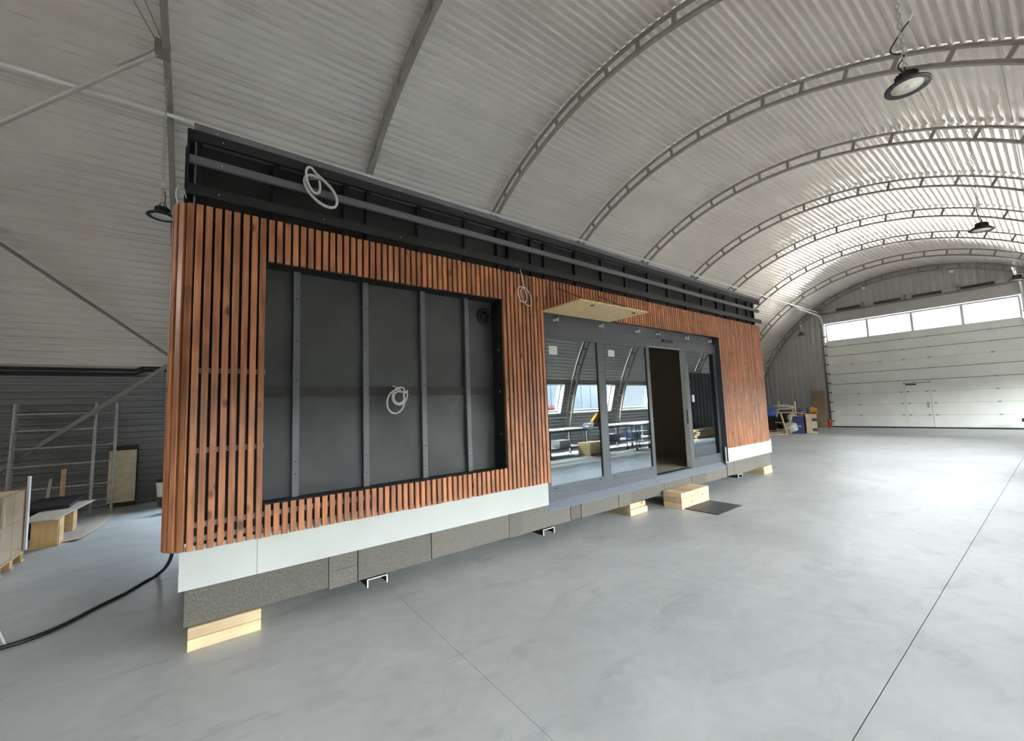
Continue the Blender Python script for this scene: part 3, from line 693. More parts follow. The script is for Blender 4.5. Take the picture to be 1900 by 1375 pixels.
# stickers on the glass
for m, z, w_, h_, n_ in ((3.775, 2.40, 0.15, 0.115, 3.9615), (4.99, 2.42, 0.15, 0.10, 3.9615), (7.28, 1.70, 0.085, 0.13, 3.9615)):
    st = hb('glass_sticker', M_PAPER, m-w_/2, m+w_/2, n_-0.001, n_, z-h_/2, z+h_/2)
    hb('sticker_print', M_CABLEG, m-w_*0.38, m+w_*0.2, n_-0.0016, n_-0.001, z-h_*0.05, z+h_*0.02, st); hb('sticker_print', M_CABLEG, m-w_*0.38, m+w_*0.3, n_-0.0016, n_-0.001, z+h_*0.2, z+h_*0.26, st)
# point fixings for the later glass canopy
for m in (3.81, 4.737, 5.637, 6.213, 7.147, 8.0):
    z = 2.82
    q = MB().lathe([(0.0, 0.0), (0.030, 0.0), (0.030, 0.012), (0.014, 0.014), (0.014, 0.05), (0.0, 0.05)], n=14).obj('point_fixing', M_STEELZ, H, (m, 3.950-N0, z)); q.rotation_euler = (PI/2, 0, 0)
    MB().lathe([(0.0, -0.012), (0.022, -0.012), (0.024, 0.0), (0.0, 0.012)], n=12).obj('clamp_disc', M_STEELZ, q, (0.0, -0.005, 0.052))
    MB().box(m+0.045, m+0.058, 3.915-N0, 3.95-N0, z-0.035, z+0.045).obj('fixing_pin', M_STEELZ, H)
# steel channels under the frame
for m0 in (1.275, 3.43, 8.72):
    mb = MB(); mb.box(m0, m0+0.19, 3.93-N0, 6.6-N0, 0.128, 0.135); mb.box(m0, m0+0.009, 3.93-N0, 6.6-N0, 0.066, 0.128); mb.box(m0+0.181, m0+0.19, 3.93-N0, 6.6-N0, 0.066, 0.128)
    c = mb.obj('steel_channel', M_BLACK, H)
    mb = MB(); mb.box(m0-0.001, m0+0.191, 3.922-N0, 3.93-N0, 0.128, 0.136); mb.box(m0-0.001, m0+0.010, 3.922-N0, 3.93-N0, 0.064, 0.128); mb.box(m0+0.180, m0+0.191, 3.922-N0, 3.93-N0, 0.064, 0.128)
    mb.obj('cut_end', M_PIPEW, c)
    hb('channel_spacer', M_BLACK, m0+0.005, m0+0.185, 4.2, 6.5, 0.135, 0.19)

# ------------------------------------------------------------------ things on and around the house
def on_house(o, m, n, z, rz=0): o.location = W(m, n, z); o.rotation_euler = (0, 0, DL+rz); return o
def block(label, m0, m1, n0, n1, z0, z1, group):
    mb = MB(); h = 0.004; a, b = (m1-m0)/2, (n1-n0)/2
    # grain runs along the length: build upright and lay it down
    pts = [(-b+h, 0), (b-h, 0), (b, h), (b, z1-z0-h), (b-h, z1-z0), (-b+h, z1-z0), (-b, z1-z0-h), (-b, h)]
    mb.prism(pts, -a, a)
    me = mb.mesh('timber_block', M_TIMBER); o = bpy.data.objects.new('timber_block', me); COL.objects.link(o)
    c = W((m0+m1)/2, (n0+n1)/2, z0)
    o.matrix_world = Matrix.Translation(c) @ Matrix.Rotation(DL, 4, 'Z') @ Matrix(((0,0,1,0),(1,0,0,0),(0,1,0,0),(0,0,0,1)))
    return tag(o, label, 'timber block', group)
G1 = 'pine blocks carrying the house'; G2 = 'pine blocks forming the door step'
block('pine block on the floor under the corner end of the house, lower one', -0.01, 0.44, 3.886, 4.30, 0.0, 0.080, G1)
block('pine block under the corner end of the house, upper one with a dark knot row', -0.01, 0.44, 3.888, 4.30, 0.083, 0.160, G1)
block('pine block under the sill of the glazed doors, lower and wider one', 5.09, 5.51, 3.86, 4.28, 0.0, 0.085, G1)
block('pine block under the sill of the glazed doors, upper narrow one', 5.12, 5.50, 3.885, 4.10, 0.088, 0.162, G1)
block('pine block under the far end of the house, lower one', 9.83, 10.27, 3.87, 4.28, 0.0, 0.085, G1)
block('pine block under the far end of the house, upper one', 9.84, 10.27, 3.875, 4.28, 0.088, 0.161, G1)
for i, (m0, m1, wh) in enumerate(((5.945, 6.36, 'half nearer the glass panes'), (6.368, 6.78, 'half further along the house'))):
    for j, (z0, z1, lev) in enumerate(((0.0, 0.078, 'bottom'), (0.080, 0.158, 'middle'), (0.160, 0.240, 'top'))):
        block('pine block of the door step, %s layer, %s' % (lev, wh), m0, m1, 3.545, 3.855, z0, z1, G2)
t = B(-0.375, 0.375, -0.26, 0.26, 0, 0.012).obj('rubber_mat', mat('dark_grey_rubber', (0.055, 0.062, 0.068), 0.55, var=0.15, scale=4)); on_house(t, 6.375, 3.275, 0.001)
tag(t, 'flat dark grey rectangular mat on the floor before the pine step', 'mat')
# OSB canopy held out over the doors
cn = empty('canopy_board', 'OSB board hung level over the glazed doors as a trial canopy', 'board'); on_house(cn, 3.49, 3.845, 2.867)
B(0.0, 1.345, -0.675, -0.002, 0.0, 0.016).obj('board', M_OSB, cn)
for x in (0.33, 1.16):
    MB().lathe([(0.0, -0.008), (0.022, -0.008), (0.024, 0.0), (0.0, 0.0)], (x, -0.57, 0), 12).obj('bolt_washer', M_SPRING, cn)
    MB().lathe([(0.0, 0.016), (0.016, 0.016), (0.016, 0.035), (0.0, 0.035)], (x, -0.57, 0), 8).obj('bolt_nut', M_STEELZ, cn)
    MB().tube([(x, -0.57, 0.035), (x-0.02, 0.0, 0.36)], 0.005, 6).obj('hanger_wire', M_SPRING, cn)
# cable coils
def coil(name, label, pts, r, m, loc, cat='cable'):
    o = MB().tube(smooth_curve(pts, 6), r, 8).obj(name, m); on_house(o, *loc); return tag(o, label, cat)
def ring(cx, cz, rx, rz, tilt, y, n=10, a0=0.0, dy=0.0, turns=1.0):
    out = []
    for i in range(int(n*turns)):
        t = a0+2*PI*i/n; x, z = rx*math.cos(t), rz*math.sin(t)
        out.append((cx+x*math.cos(tilt)-z*math.sin(tilt), y+dy*i/n, cz+x*math.sin(tilt)+z*math.cos(tilt)))
    return out
p = [(-0.06, 0.16, 0.16)]+ring(0.02, -0.02, 0.16, 0.095, -0.75, -0.01, 12, 2.2, -0.012, 2.0)+ring(-0.05, 0.05, 0.05, 0.115, 0.25, -0.045, 10, 0.6, -0.004, 1.0)
coil('cable_coil', 'light grey conduit coil hanging over the upper black rail of the house', p, 0.0105, M_CABLEG, (0.81, 3.765, 3.645))
p = [(-0.01, 0.09, 0.145), (0.02, 0.02, 0.115)]+ring(-0.022, -0.02, 0.088, 0.118, -0.2, -0.01, 12, 1.2, -0.008, 1.0)+ring(0.01, 0.035, 0.074, 0.088, -0.3, -0.03, 12, 1.2, -0.01, 1.0)+ring(-0.005, 0.02, 0.055, 0.06, 0.0, -0.05, 10, 1.2, -0.004, 1.0)+[(0.06, -0.055, 0.07), (0.085, -0.06, 0.09)]
coil('cable_coil', 'white conduit coil hanging from the black membrane between two battens', p, 0.0085, M_CABLEW, (1.60, 3.965, 1.775))
p = [(0.0, 0.06, 0.335), (0.015, 0.0, 0.33), (0.035, -0.02, 0.22), (0.075, -0.03, 0.0)]+ring(0.03, -0.09, 0.065, 0.10, 0.3, -0.035, 10, 1.4, -0.004, 2.0)+ring(0.09, -0.11, 0.07, 0.12, 0.45, -0.04, 10, 1.6, -0.003, 2.0)+[(0.08, -0.03, 0.01)]
coil('cable_coil', 'thin white bundled cable dangling over the slats beside the OSB canopy', p, 0.0055, M_CABLEW, (3.115, 3.84, 3.125))
coil('cable_loop', 'short white cable loop poking up behind the rounded slat corner', [(0.0, 0.0, 0.0), (-0.035, 0, 0.10), (-0.03, 0, 0.17), (0.0, 0.0, 0.185), (0.03, 0.02, 0.12)], 0.0085, M_CABLEW, (-0.125, 3.95, 3.27))
pts = [(-1.9, 4.75, 0.016), (-1.213, 4.87, 0.016), (-1.05, 4.93, 0.016), (-0.915, 5.063, 0.016), (-0.766, 5.314, 0.016), (-0.62, 5.566, 0.016), (-0.47, 5.93, 0.016), (-0.36, 6.2, 0.02), (-0.30, 5.6, 0.22), (-0.26, 4.9, 0.50), (-0.21, 4.45, 0.72), (-0.20, 4.40, 0.95)]
pts = [(-1.9, 4.75, 0.016), (-1.213, 4.87, 0.016), (-1.05, 4.93, 0.016), (-0.915, 5.063, 0.016), (-0.766, 5.314, 0.016), (-0.62, 5.53, 0.016), (-0.49, 5.80, 0.016), (-0.40, 5.95, 0.02), (-0.32, 5.75, 0.14), (-0.26, 5.35, 0.36), (-0.235, 5.1, 0.62), (-0.19, 5.0, 0.80)]
o = MB().tube(smooth_curve(pts, 8), 0.016, 8).obj('power_cable', M_CABLEB); tag(o, 'thick black power cable curving over the floor up to the slatted corner', 'cable')
o = MB().bar((-1.20, 4.93, 0.010), (-1.42, 5.28, 0.30), 0.012, 0.012).obj('white_rod', M_PIPEW); tag(o, 'thin white rod sloping at the frame edge over the black cable', 'rod')
# inside the doorway
bagm = mat('grey_plastic_wrap', (0.42, 0.44, 0.42), 0.4, var=0.1)
mb = MB(); a_, b_ = Vector((6.22, 0, 0.98)), Vector((7.1, 0, 0.60))
mb.lathe([(0.0, 0), (0.10, 0.01), (0.13, 0.08), (0.135, 0.5), (0.13, 0.85), (0.09, 0.95), (0.0, 0.97)], n=18)
o = mb.obj('wrapped_roll', bagm); o.location = W(6.28, 5.0, 0.90); o.rotation_euler = (0, math.radians(107), DL+0.25); tag(o, 'grey plastic wrapped roll lying tilted inside the open doorway', 'roll')
o = MB().box(-0.10, 0.10, -0.09, 0.09, 0, 0.16).obj('small_carton', M_CARTON); on_house(o, 6.12, 4.75, 0.463); tag(o, 'small brown box on the house floor inside the open doorway', 'box')
hk = empty('hanging_coil', 'dark coil of hose hanging on the wall deep inside the doorway', 'hose'); on_house(hk, 8.35, 6.73, 1.15)
for k in range(3): MB().tube([(0.17*math.cos(t), -0.03-0.02*k, 0.17*math.sin(t)) for t in [2*PI*j/16 for j in range(16)]], 0.018, 6, closed=True).obj('hose_turn', M_CABLEB, hk)
MB().box(-0.03, 0.03, -0.08, 0.06, 0.14, 0.32).obj('hook', M_CABLEB, hk)

# ------------------------------------------------------------------ stuff along the side wall by the near end
pal = empty('pallet', 'wooden pallet carrying film wrapped cartons at the frame edge', 'pallet', (-2.42, 7.30, 0))
X0, X1, Y0, Y1 = -0.62, 0.62, -0.24, 0.54
for y in (Y0+0.05, (Y0+Y1)/2, Y1-0.05):
    MB().box(X0, X1, y-0.05, y+0.05, 0.0, 0.02).obj('skid_board', M_PINE2, pal)
    for x in (X0+0.07, 0.0, X1-0.07): MB().box(x-0.06, x+0.06, y-0.05, y+0.05, 0.02, 0.10).obj('pallet_block', M_PINE2, pal)
for k in range(6):
    x = X0+0.06+k*(X1-X0-0.12)/5; MB().box(x-0.055, x+0.055, Y0, Y1, 0.10, 0.125).obj('deck_board', M_PINE2, pal)
cl = [(0.20, 0.605, -0.22, 0.14, 'outer front'), (0.20, 0.605, 0.15, 0.52, 'outer back'), (-0.22, 0.19, -0.22, 0.14, 'inner front'), (-0.22, 0.19, 0.15, 0.52, 'inner back')]
for j, (z0, z1, lev) in enumerate(((0.126, 0.52, 'lower'), (0.523, 0.86, 'upper'))):
    for x0, x1, y0, y1, wh in cl:
        o = B(-2.42+x0, -2.42+x1, 7.30+y0, 7.30+y1, z0, z1).obj('carton', M_CARTON); tag(o, 'brown carton on the wrapped pallet, %s layer, %s stack' % (lev, wh), 'carton', 'cartons on the wrapped pallet')
        MB().box(-2.42+x0+0.15, -2.42+x0+0.20, 7.30+y0+0.0, 7.30+y1, z1, z1+0.0015).obj('tape_strip', M_OSB, o)
def film():
    vs = []; fs = []; rnd = random.Random(5); nx, nz = 26, 12
    pth = [(-0.24, -0.25), (0.625, -0.25), (0.625, 0.55), (-0.24, 0.55)]
    segs = []
    for (a, b), (c, d) in zip(pth[:-1], pth[1:]):
        for i in range(9): segs.append((a+(c-a)*i/9, b+(d-b)*i/9))
    segs.append(pth[-1])
    for j in range(nz+1):
        for x, y in segs: vs.append((-2.42+x+rnd.uniform(-.006, .006), 7.30+y+rnd.uniform(-.006, .006), 0.14+0.75*j/nz+rnd.uniform(-.008, .008)))
    k = len(segs)
    for j in range(nz):
        for i in range(k-1): fs.append((j*k+i, j*k+i+1, (j+1)*k+i+1, (j+1)*k+i))
    return MB().add(vs, fs, True)
o = film().obj('stretch_film', M_FILM); tag(o, 'crinkled clear stretch film around the carton stack on the pallet', 'film')
o = B(-1.805, -1.785, 7.80, 7.86, 0.126, 1.02).obj('edge_protector', M_PAPER); tag(o, 'white cardboard edge strip standing up at the corner of the wrapped cartons', 'strip')
# pine offcut box with a white board on top
bxo = empty('pine_bench', 'low bench of two pine plank boxes standing on the floor by the pallet', 'bench', (-1.76, 8.43, 0), math.radians(3))
MB().box(-0.13, 0.12, -0.01, 0.02, 0.02, 0.345).obj('plank', M_PINE2, bxo); MB().box(0.10, 0.128, 0.02, 0.34, 0.0, 0.345).obj('plank', M_PINE2, bxo); MB().box(-0.145, 0.13, -0.03, 0.03, 0.0, 0.022).obj('base_plank', M_PINE2, bxo)
MB().box(-0.12, 0.14, 0.95, 0.98, 0.0, 0.33).obj('plank', M_PINE2, bxo); MB().box(0.11, 0.14, 0.98, 1.30, 0.0, 0.33).obj('plank', M_PINE2, bxo)
MB().box(-0.12, -0.09, 0.02, 1.25, 0.0, 0.33).obj('plank', M_PINE2, bxo)
o = MB().add([(-2.02, 8.40, 0.352), (-1.66, 8.36, 0.352), (-1.52, 9.95, 0.352), (-1.98, 9.95, 0.352), (-2.02, 8.40, 0.366), (-1.66, 8.36, 0.366), (-1.52, 9.95, 0.366), (-1.98, 9.95, 0.366)], [(0,3,2,1), (4,5,6,7), (0,1,5,4), (1,2,6,5), (2,3,7,6), (3,0,4,7)]).obj('white_board', M_MDF)
tag(o, 'thin whitish board lying on top of the pine plank bench', 'board')
for k in range(5):
    o = MB().box(0, 0.52, 0, 1.15, 0, 0.05).obj('black_sheet', M_SPRING if k < 4 else M_CABLEB, None, (-2.47+0.01*k if k < 4 else -2.22, 9.15+0.03*k, 0.085*k+(0.03 if k == 4 else 0))); o.rotation_euler = (0, 0, math.radians(-2+k))
    tag(o, ('black sheet lying on the floor behind the pine bench, bottom of the stack', 'black sheet behind the pine bench, second up in the stack', 'black sheet behind the pine bench, in the middle of the stack', 'black sheet behind the pine bench, next to the top of the stack', 'black sheet on top of the stack behind the pine bench')[k], 'sheet', 'black sheets stacked behind the bench')
o = MB().add([(-1.66, 8.58, 0.004), (-1.44, 8.50, 0.03), (-1.32, 9.6, 0.004), (-1.36, 10.9, 0.004), (-1.62, 10.9, 0.004), (-1.66, 8.58, 0.001), (-1.44, 8.50, 0.026), (-1.32, 9.6, 0.001), (-1.36, 10.9, 0.001), (-1.62, 10.9, 0.001)], [(0,1,2,3,4), (9,8,7,6,5), (0,5,6,1), (1,6,7,2), (2,7,8,3), (3,8,9,4), (4,9,5,0)]).obj('cardboard_sheet', M_MDF)
tag(o, 'long curled greyish cardboard sheet flat on the floor beside the pine bench', 'cardboard')
# scaffold frames leaning on the wall
def scaffold(x0, x1, yb, yt, label):
    s = empty('scaffold_frame', label, 'scaffold', (x0, yb, 0), 0, 'scaffold frames leaning on the side wall')
    ln = yt-yb; W_ = x1-x0
    for x in (0, W_): MB().tube([(x, 0, 0.0), (x, ln, 2.03)], 0.024, 10).obj('upright', M_GALV, s)
    for z in (0.24, 0.54, 0.94, 1.25, 1.56, 1.85): MB().tube([(0, ln*z/2.03, z), (W_, ln*z/2.03, z)], 0.017, 8).obj('rung', M_GALV, s)
    return s
scaffold(-2.72, -1.71, 10.72, 10.90, 'scaffold frame leaning on the side wall, reaching behind the pallet')
scaffold(-2.715, -1.44, 10.80, 10.98, 'scaffold frame leaning on the side wall, the one against the OSB sheet')
o = MB().obox((-2.03, 10.55, 0.42), ((0, 0.1, 1), (1, 0, 0), (0, 1, -0.1)), (0.45, 0.03, 0.012)).obj('pine_offcut', M_PINE2); tag(o, 'narrow pine board standing up between the scaffold rungs', 'board')
o = MB().tube([(-2.22, 10.4, 0.0), (-2.17, 10.55, 0.72)], 0.022, 8).obj('steel_tube', M_GALV); tag(o, 'short grey tube standing behind the pine bench', 'tube')
ob = empty('osb_sheet', 'OSB offcut with ragged dark edges leaning on the wall behind the scaffold', 'board', (-1.35, 11.14, 0.0))
mb = MB(); mb.obox((0.0, 0.04, 0.60), ((1, 0, 0), (0, 0.06, 1), (0, 1, -0.06)), (0.20, 0.50, 0.010)); mb.obj('sheet', mat('pale_chipboard', (0.62, 0.52, 0.36), 0.7, var=0.12, scale=9), ob)
mb = MB(); mb.obox((0.02, 0.075, 0.60), ((1, 0, 0), (0, 0.06, 1), (0, 1, -0.06)), (0.20, 0.59, 0.012)); mb.obj('backing', mat('dark_stained_board', (0.05, 0.03, 0.018), 0.7), ob)
bn = empty('waste_bin', 'white and black plastic bin standing at the wall beside the house end', 'bin', (-0.62, 10.75, 0))
MB().lathe([(0.0, 0.0), (0.15, 0.0), (0.17, 0.18), (0.0, 0.18)], n=16).obj('bin_base', M_BENCH, bn); MB().lathe([(0.165, 0.18), (0.19, 0.48), (0.18, 0.48), (0.16, 0.19)], n=16).obj('bin_body', M_PIPEW, bn)
MB().lathe([(0.0, 0.44), (0.185, 0.44), (0.195, 0.50), (0.18, 0.50), (0.0, 0.46)], n=16).obj('bin_rim', M_BLACK, bn)
tyre = MB().lathe([(0.10, -0.05), (0.16, -0.06), (0.18, 0.0), (0.16, 0.06), (0.10, 0.05), (0.10, -0.05)], n=20).obj('castor_wheel', M_CABLEB, None, (-0.52, 9.9, 0.18)); tyre.rotation_euler = (PI/2, 0, 0.5); tag(tyre, 'dark small wheel peeking out behind the slatted corner', 'wheel')

# ------------------------------------------------------------------ clutter at the far side wall
es = empty('shelf_ladder', 'pale wooden folding shelf ladder standing by the far corner of the house', 'shelf', (21.5, 7.62, 0), 0.0)
def stick(a, b, nm='leg', w=0.045, h=0.06): MB().bar(a, b, w, h, (1, 0, 0)).obj(nm, M_TIMBER, es)
stick((0.55, 0.95, 0), (0.0, 0.44, 1.46)); stick((-0.5, 0.02, 0), (0.02, 0.42, 1.00)); stick((0.55, 0.0, 0.2), (0.0, -0.22, 1.46)); stick((-0.1, 0.05, 0.35), (0.02, -0.14, 1.15))
stick((0.0, 0.45, 0.96), (0.0, -0.20, 0.98), 'shelf_rail'); stick((0.16, 0.50, 1.12), (0.16, -0.16, 1.14), 'shelf_board', 0.05, 0.14); stick((0.25, 0.75, 0.5), (-0.28, 0.22, 0.5), 'cross_bar'); stick((-0.02, -0.18, 0.98), (-0.3, -0.55, 0.90), 'rail_arm')
stick((0.30, 0.85, 0.10), (-0.30, -0.05, 0.12), 'bottom_board', 0.20, 0.02)
def soft(name, label, cat, c, r, m, seed, sc=(1, 1, 1)):
    rnd = random.Random(seed); mb = MB(); n = 14; prof = []
    vs = []; fs = []; k = 8
    for i in range(k+1):
        t = PI*i/k
        for j in range(n):
            a = 2*PI*j/n; q = 1+rnd.uniform(-.22, .22)
            vs.append((c[0]+r*sc[0]*q*math.sin(t)*math.cos(a), c[1]+r*sc[1]*q*math.sin(t)*math.sin(a), c[2]+r*sc[2]*(-math.cos(t))*q))
    for i in range(k):
        for j in range(n): fs.append((i*n+j, i*n+(j+1)%n, (i+1)*n+(j+1)%n, (i+1)*n+j))
    o = mb.add(vs, fs, True).obj(name, m); return tag(o, label, cat)
M_BAG = mat('pale_plastic_bag', (0.62, 0.66, 0.64), 0.35, var=0.1)
soft('plastic_bag', 'pale plastic bag slumped inside the shelf ladder, lower fuller one', 'bag', (21.75, 7.75, 0.28), 0.27, M_BAG, 1, (1, 1.1, 0.9))
soft('plastic_bag', 'pale plastic bag leaning up against the navy carton', 'bag', (21.9, 7.70, 0.72), 0.20, M_BAG, 2, (0.8, 1.0, 1.0))
soft('blue_sack', 'bright blue sack on the pile beside the far end of the house', 'sack', (21.9, 8.55, 0.95), 0.24, M_BLUE, 3, (0.8, 1.1, 0.9))
o = B(21.7, 22.4, 8.25, 9.2, 0.0, 0.74).obj('dark_crate', M_SPRING); tag(o, 'dark crate on the floor under the bright blue sack', 'crate')
o = B(22.6, 23.4, 7.7, 9.3, 0.0, 1.05).obj('metal_cabinet', M_BENCH); tag(o, 'low grey cabinet behind the shelf ladder by the far wall', 'cabinet')
soft('grey_bundle', 'grey bundle lying on the low cabinet behind the shelf ladder', 'bundle', (22.9, 8.45, 1.19), 0.24, M_CABLEG, 4, (1.1, 2.2, 0.5))
nv = empty('navy_carton', 'navy blue carton with a white mark standing beside the shelf ladder', 'carton', (21.9, 7.46, 0), 0.25)
MB().box(-0.18, 0.18, -0.21, 0.21, 0, 0.78).obj('box', M_NAVY, nv); MB().box(-0.186, -0.18, -0.10, 0.0, 0.30, 0.36).obj('printed_mark', M_PAPER, nv); MB().box(-0.17, 0.17, -0.20, 0.20, 0.78, 0.80).obj('lid', M_CABLEG, nv)
kc = empty('open_carton', 'brown carton with navy bands and open flaps at the far wall', 'carton', (22.1, 7.02, 0), 0.3)
MB().box(-0.2, 0.2, -0.2, 0.2, 0, 0.86).obj('box', M_CARTON, kc)
for z in (0.10, 0.55): MB().box(-0.206, -0.2, -0.2, -0.02, z, z+0.13).obj('printed_band', M_NAVY, kc)
MB().obox((0.0, 0.27, 0.93), ((1, 0, 0), (0, 1, 0.9), (0, -0.9, 1)), (0.2, 0.11, 0.006)).obj('flap', M_CARTON, kc); MB().obox((0.0, -0.25, 0.93), ((1, 0, 0), (0, -1, 0.9), (0, 0.9, 1)), (0.2, 0.11, 0.006)).obj('flap', M_CARTON, kc)
soft('yellow_foil', 'crumpled yellow foil sticking out of the open carton', 'foil', (22.3, 6.98, 1.02), 0.16, M_YEL, 6, (0.9, 1.0, 0.9))
bk = empty('blue_crate', 'open navy basket behind the cartons at the far wall', 'basket', (22.5, 7.42, 0))
MB().box(-0.2, 0.2, -0.2, 0.2, 0, 0.9).obj('stand', M_CARTON2, bk)
for z in (0.92, 1.02, 1.12):
    MB().tube([(-0.2, -0.22, z), (0.2, -0.22, z), (0.2, 0.22, z), (-0.2, 0.22, z)], 0.012, 6, closed=True).obj('basket_ring', M_NAVY, bk)
for x, y in ((-.2, -.22), (.2, -.22), (.2, .22), (-.2, .22)): MB().box(x-.012, x+.012, y-.012, y+.012, 0.9, 1.13).obj('basket_post', M_NAVY, bk)
o = MB().obox((26.25, 7.93, 0.98), ((0.05, 1, 0), (0.14, 0, 1), (1, -0.05, -0.14)), (0.30, 0.99, 0.02)).obj('cardboard_sheet', M_CARTON2); tag(o, 'tall brown cardboard sheet leaning at the gate jamb', 'cardboard')
o = B(25.6, 26.0, 7.9, 8.4, 0.0, 0.36).obj('dark_bag', M_BENCH); tag(o, 'dark low bag on the floor before the leaning cardboard', 'bag')
o = B(26.2, 26.4, 7.50, 7.62, 0.0, 0.42).obj('red_canister', M_RED); tag(o, 'narrow red canister beside the foot of the gate jamb', 'canister')
for k in range(3):
    o = MB().obox((20.4+0.55*k, 7.95+0.28*k, 0.03+0.035*k), ((1, -0.55, 0), (0.55, 1, 0), (0, 0, 1)), (0.65, 0.06, 0.014)).obj('loose_plank', M_TIMBER); tag(o, 'pale loose plank on the floor before the shelf ladder, %s in the little pile' % ('lowest', 'middle', 'topmost')[k], 'plank', 'loose planks by the shelf ladder')
o = MB().tube([(25.9, 0.62, 0.42), (25.9, 1.15, 0.42)], 0.07, 10).obj('black_roll', M_CABLEB); tag(o, 'black roll lying on a stand before the white gate', 'roll')
MB().box(25.85, 25.95, 0.75, 1.0, 0.0, 0.36).obj('stand', M_BENCH, o)

# ------------------------------------------------------------------ workshop side, seen mirrored in the glass
def bench(x0, x1, label):
    b = empty('roller_bench', label, 'workbench', (x0, -1.85, 0), 0, 'roller benches along the window wall'); L = x1-x0
    for y in (-0.30, 0.40): MB().box(0, L, y-0.02, y+0.02, 0.80, 0.87).obj('side_rail', M_BENCH, b)
    k = int(L/0.22)
    for i in range(k): x = 0.12+i*0.22; MB().tube([(x, -0.28, 0.865), (x, 0.38, 0.865)], 0.035, 10).obj('roller', M_ROLL, b)
    for x in (0.15, L/2, L-0.15):
        for y in (-0.30, 0.40): MB().box(x-0.03, x+0.03, y-0.03, y+0.03, 0, 0.80).obj('leg', M_BENCH, b)
    MB().box(0.15, L-0.15, -0.30, 0.40, 0.28, 0.31).obj('lower_shelf', M_BENCH, b)
    return b
bench(7.0, 10.6, 'long steel roller bench by the windows, half nearer the rear gate'); bench(11.2, 15.0, 'long steel roller bench by the windows, half nearer the house far end')
cr = empty('osb_crate', 'low OSB crate on feet standing before the roller bench', 'crate', (10.50, -1.25, 0), -0.05)
MB().box(-0.36, 0.36, -0.25, 0.25, 0.08, 0.42).obj('crate_body', M_OSB, cr)
for x in (-0.32, 0.0, 0.32): MB().box(x-0.035, x+0.035, -0.25, 0.25, 0, 0.08).obj('foot', M_OSB, cr)
saw = empty('bench_saw', 'grey bench machine with a yellow guard standing on the rollers', 'machine', (11.35, -1.75, 0.90))
MB().box(-0.35, 0.35, -0.25, 0.25, 0, 0.10).obj('machine_table', M_BENCH, saw); MB().obox((0.05, 0, 0.25), ((1, 0, 0.9), (0, 1, 0), (-0.9, 0, 1)), (0.20, 0.06, 0.08)).obj('guard', M_YEL, saw); MB().box(0.15, 0.33, -0.1, 0.1, 0.1, 0.32).obj('motor', M_CABLEB, saw)
for k, (x, y, w_, h_, m) in enumerate(((9.6, -1.75, 0.5, 0.22, M_CABLEG), (12.2, -1.75, 0.6, 0.25, M_BENCH), (13.6, -1.75, 0.45, 0.3, M_NAVY))):
    o = B(x-w_/2, x+w_/2, y-0.2, y+0.2, 0.312, 0.312+h_).obj('tool_case', m); tag(o, ('grey tool case on the lower bench shelf', 'dark tool case on the lower shelf of the second bench', 'navy tool case on the lower shelf under the second bench end')[k], 'case')
tr = empty('tool_trolley', 'steel tool trolley with two trays parked before the second bench', 'trolley', (12.75, -0.95, 0))
for z in (0.25, 0.62, 0.88): MB().box(-0.4, 0.4, -0.22, 0.22, z, z+0.03).obj('tray', M_ROLL, tr)
for x in (-0.38, 0.38):
    for y in (-0.2, 0.2): MB().box(x-0.015, x+0.015, y-0.015, y+0.015, 0.08, 0.9).obj('trolley_post', M_BENCH, tr); MB().lathe([(0.0, -0.02), (0.045, -0.02), (0.045, 0.02), (0.0, 0.02)], n=12).obj('castor', M_CABLEB, tr, (x, y, 0.046)).rotation_euler = (PI/2, 0, 0)
rnd = random.Random(11)
for k in range(34):
    lay = k//7; q = k % 7; L_ = rnd.uniform(2.4, 3.2)
    o = MB().box(-L_/2, L_/2, -0.06, 0.06, 0, 0.05).obj('stacked_board', M_PINE2 if k % 3 else M_LATH, None, (18.9+rnd.uniform(-.4, .4), -2.05+q*0.15+rnd.uniform(-.01, .01), lay*0.075)); o.rotation_euler = (0, 0, rnd.uniform(-.005, .005))
    o['label'] = 'rough board in the timber pile, %s layer, %s' % (('lowest', 'second', 'middle', 'fourth', 'top')[lay], ('against the screen', 'second from the screen', 'third from the screen', 'in the pile centre', 'third from the open side', 'second from the open side', 'at the open side')[q]); o['category'] = 'board'; o['group'] = 'boards in the timber pile'
dk = empty('dark_curtain', 'tall dark tarpaulin screen behind the timber pile', 'screen', (19.6, -2.25, 0))
mb = MB()
for i in range(24): mb.box(-2.2+i*0.18, -2.2+(i+1)*0.18, -0.02-0.015*(i % 2), 0.015*(i % 2), 0.03, 3.0)
mb.obj('tarpaulin', mat('dark_tarpaulin', (0.035, 0.038, 0.042), 0.5), dk); MB().box(-2.25, 2.2, -0.03, 0.03, 3.0, 3.06).obj('top_rail', M_BENCH, dk)
for x in (-2.2, 2.1): MB().box(x-0.03, x+0.03, -0.03, 0.03, 0, 3.0).obj('post', M_BENCH, dk)

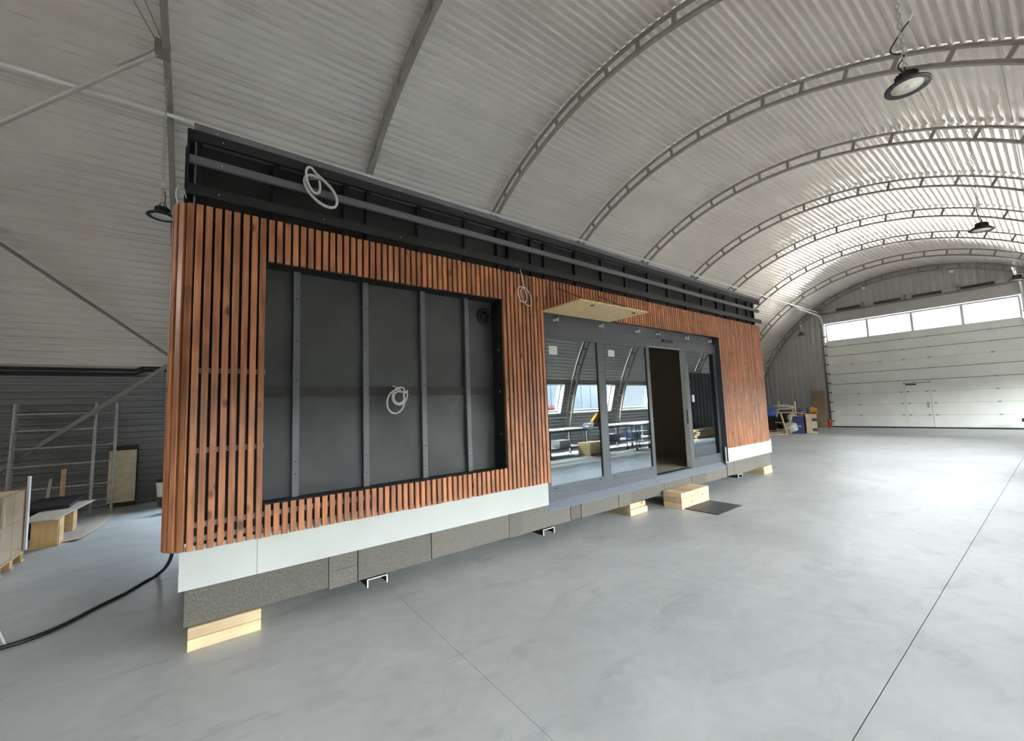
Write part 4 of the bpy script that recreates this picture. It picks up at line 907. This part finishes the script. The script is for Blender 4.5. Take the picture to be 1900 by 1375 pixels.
# outside the windows
gnd = MB()
gnd.box(-40, 70, -60, -3.75, -0.30, -0.06); gnd.box(-40, 70, 12.0, 60, -0.30, -0.06); gnd.box(27.1, 130, -3.75, 12.0, -0.30, -0.06); gnd.box(-40, X_REAR-0.35, -3.75, 12.0, -0.30, -0.06)
tag(gnd.obj('ground', M_GROUND), kind='structure')
fb = empty('neighbour_building', 'pale blue grey clad building across the yard outside the windows', 'building', (24, -22, -0.06))
for i in range(40): MB().box(-14+i*0.75, -14+i*0.75+0.72, 0, 0.2+0.03*(i % 2), 0, 7.0).obj('cladding_panel', M_FACADE, fb)
MB().box(-14.2, 16.2, -6, 0, 0, 7.2).obj('body', M_FACADE, fb)
car = empty('red_van', 'red van parked outside beyond the window wall', 'van', (18.6, -12.5, -0.06), 0.08)
prof = [(-2.2, 0.35), (2.2, 0.35), (2.25, 0.9), (1.9, 1.0), (1.2, 1.75), (-2.0, 1.8), (-2.25, 1.0)]
mb = MB(); n_ = len(prof); vs = [(x, -0.85, z) for x, z in prof]+[(x, 0.85, z) for x, z in prof]
mb.add(vs, [tuple(range(n_)), tuple(range(2*n_-1, n_-1, -1))]+[(i, n_+i, n_+(i+1) % n_, (i+1) % n_) for i in range(n_)]); mb.obj('van_body', M_RED, car)
for y in (-0.86, 0.86): MB().box(-1.8, 1.0, y-0.01, y+0.01, 1.15, 1.6).obj('side_window', M_BLACK, car)
for x in (-1.4, 1.4):
    for y in (-0.75, 0.75): o = MB().lathe([(0.0, -0.1), (0.33, -0.1), (0.33, 0.1), (0.0, 0.1)], n=18).obj('wheel', M_CABLEB, car, (x, y, 0.33)); o.rotation_euler = (PI/2, 0, 0)
rnd = random.Random(21)
for k, (x, y, h) in enumerate(((8.6, -12.5, 5.5), (13.8, -18.5, 6.5), (4.0, -14.0, 6.0), (-1.5, -13.0, 6.0))):
    tr = empty('yard_tree', ('leafy tree outside seen through the first window in the glass', 'tall leafy tree outside close to the pale building', 'leafy tree outside on the yard before the rear bays', 'leafy tree outside furthest from the pale building')[k], 'tree', (x, y, -0.06))
    MB().tube([(0, 0, 0), (0.1, 0, h*0.4), (0.0, 0.1, h*0.7)], 0.14, 8).obj('trunk', M_BARK, tr)
    mb = MB()
    for i in range(900):
        a, b_, c_ = rnd.gauss(0, 0.95), rnd.gauss(0, 0.95), rnd.gauss(h*0.55, h*0.2)
        if c_ < 0.5: continue
        s_ = rnd.uniform(0.10, 0.22); d1 = Vector((rnd.uniform(-1, 1), rnd.uniform(-1, 1), rnd.uniform(-1, 1))).normalized(); d2 = d1.orthogonal().normalized()
        c3 = Vector((a, b_, c_)); mb.add([c3-d1*s_, c3+d2*s_*.5, c3+d1*s_, c3-d2*s_*.5], [(0, 1, 2, 3)])
    tag(mb.obj('crown', M_LEAF, tr), kind='stuff')
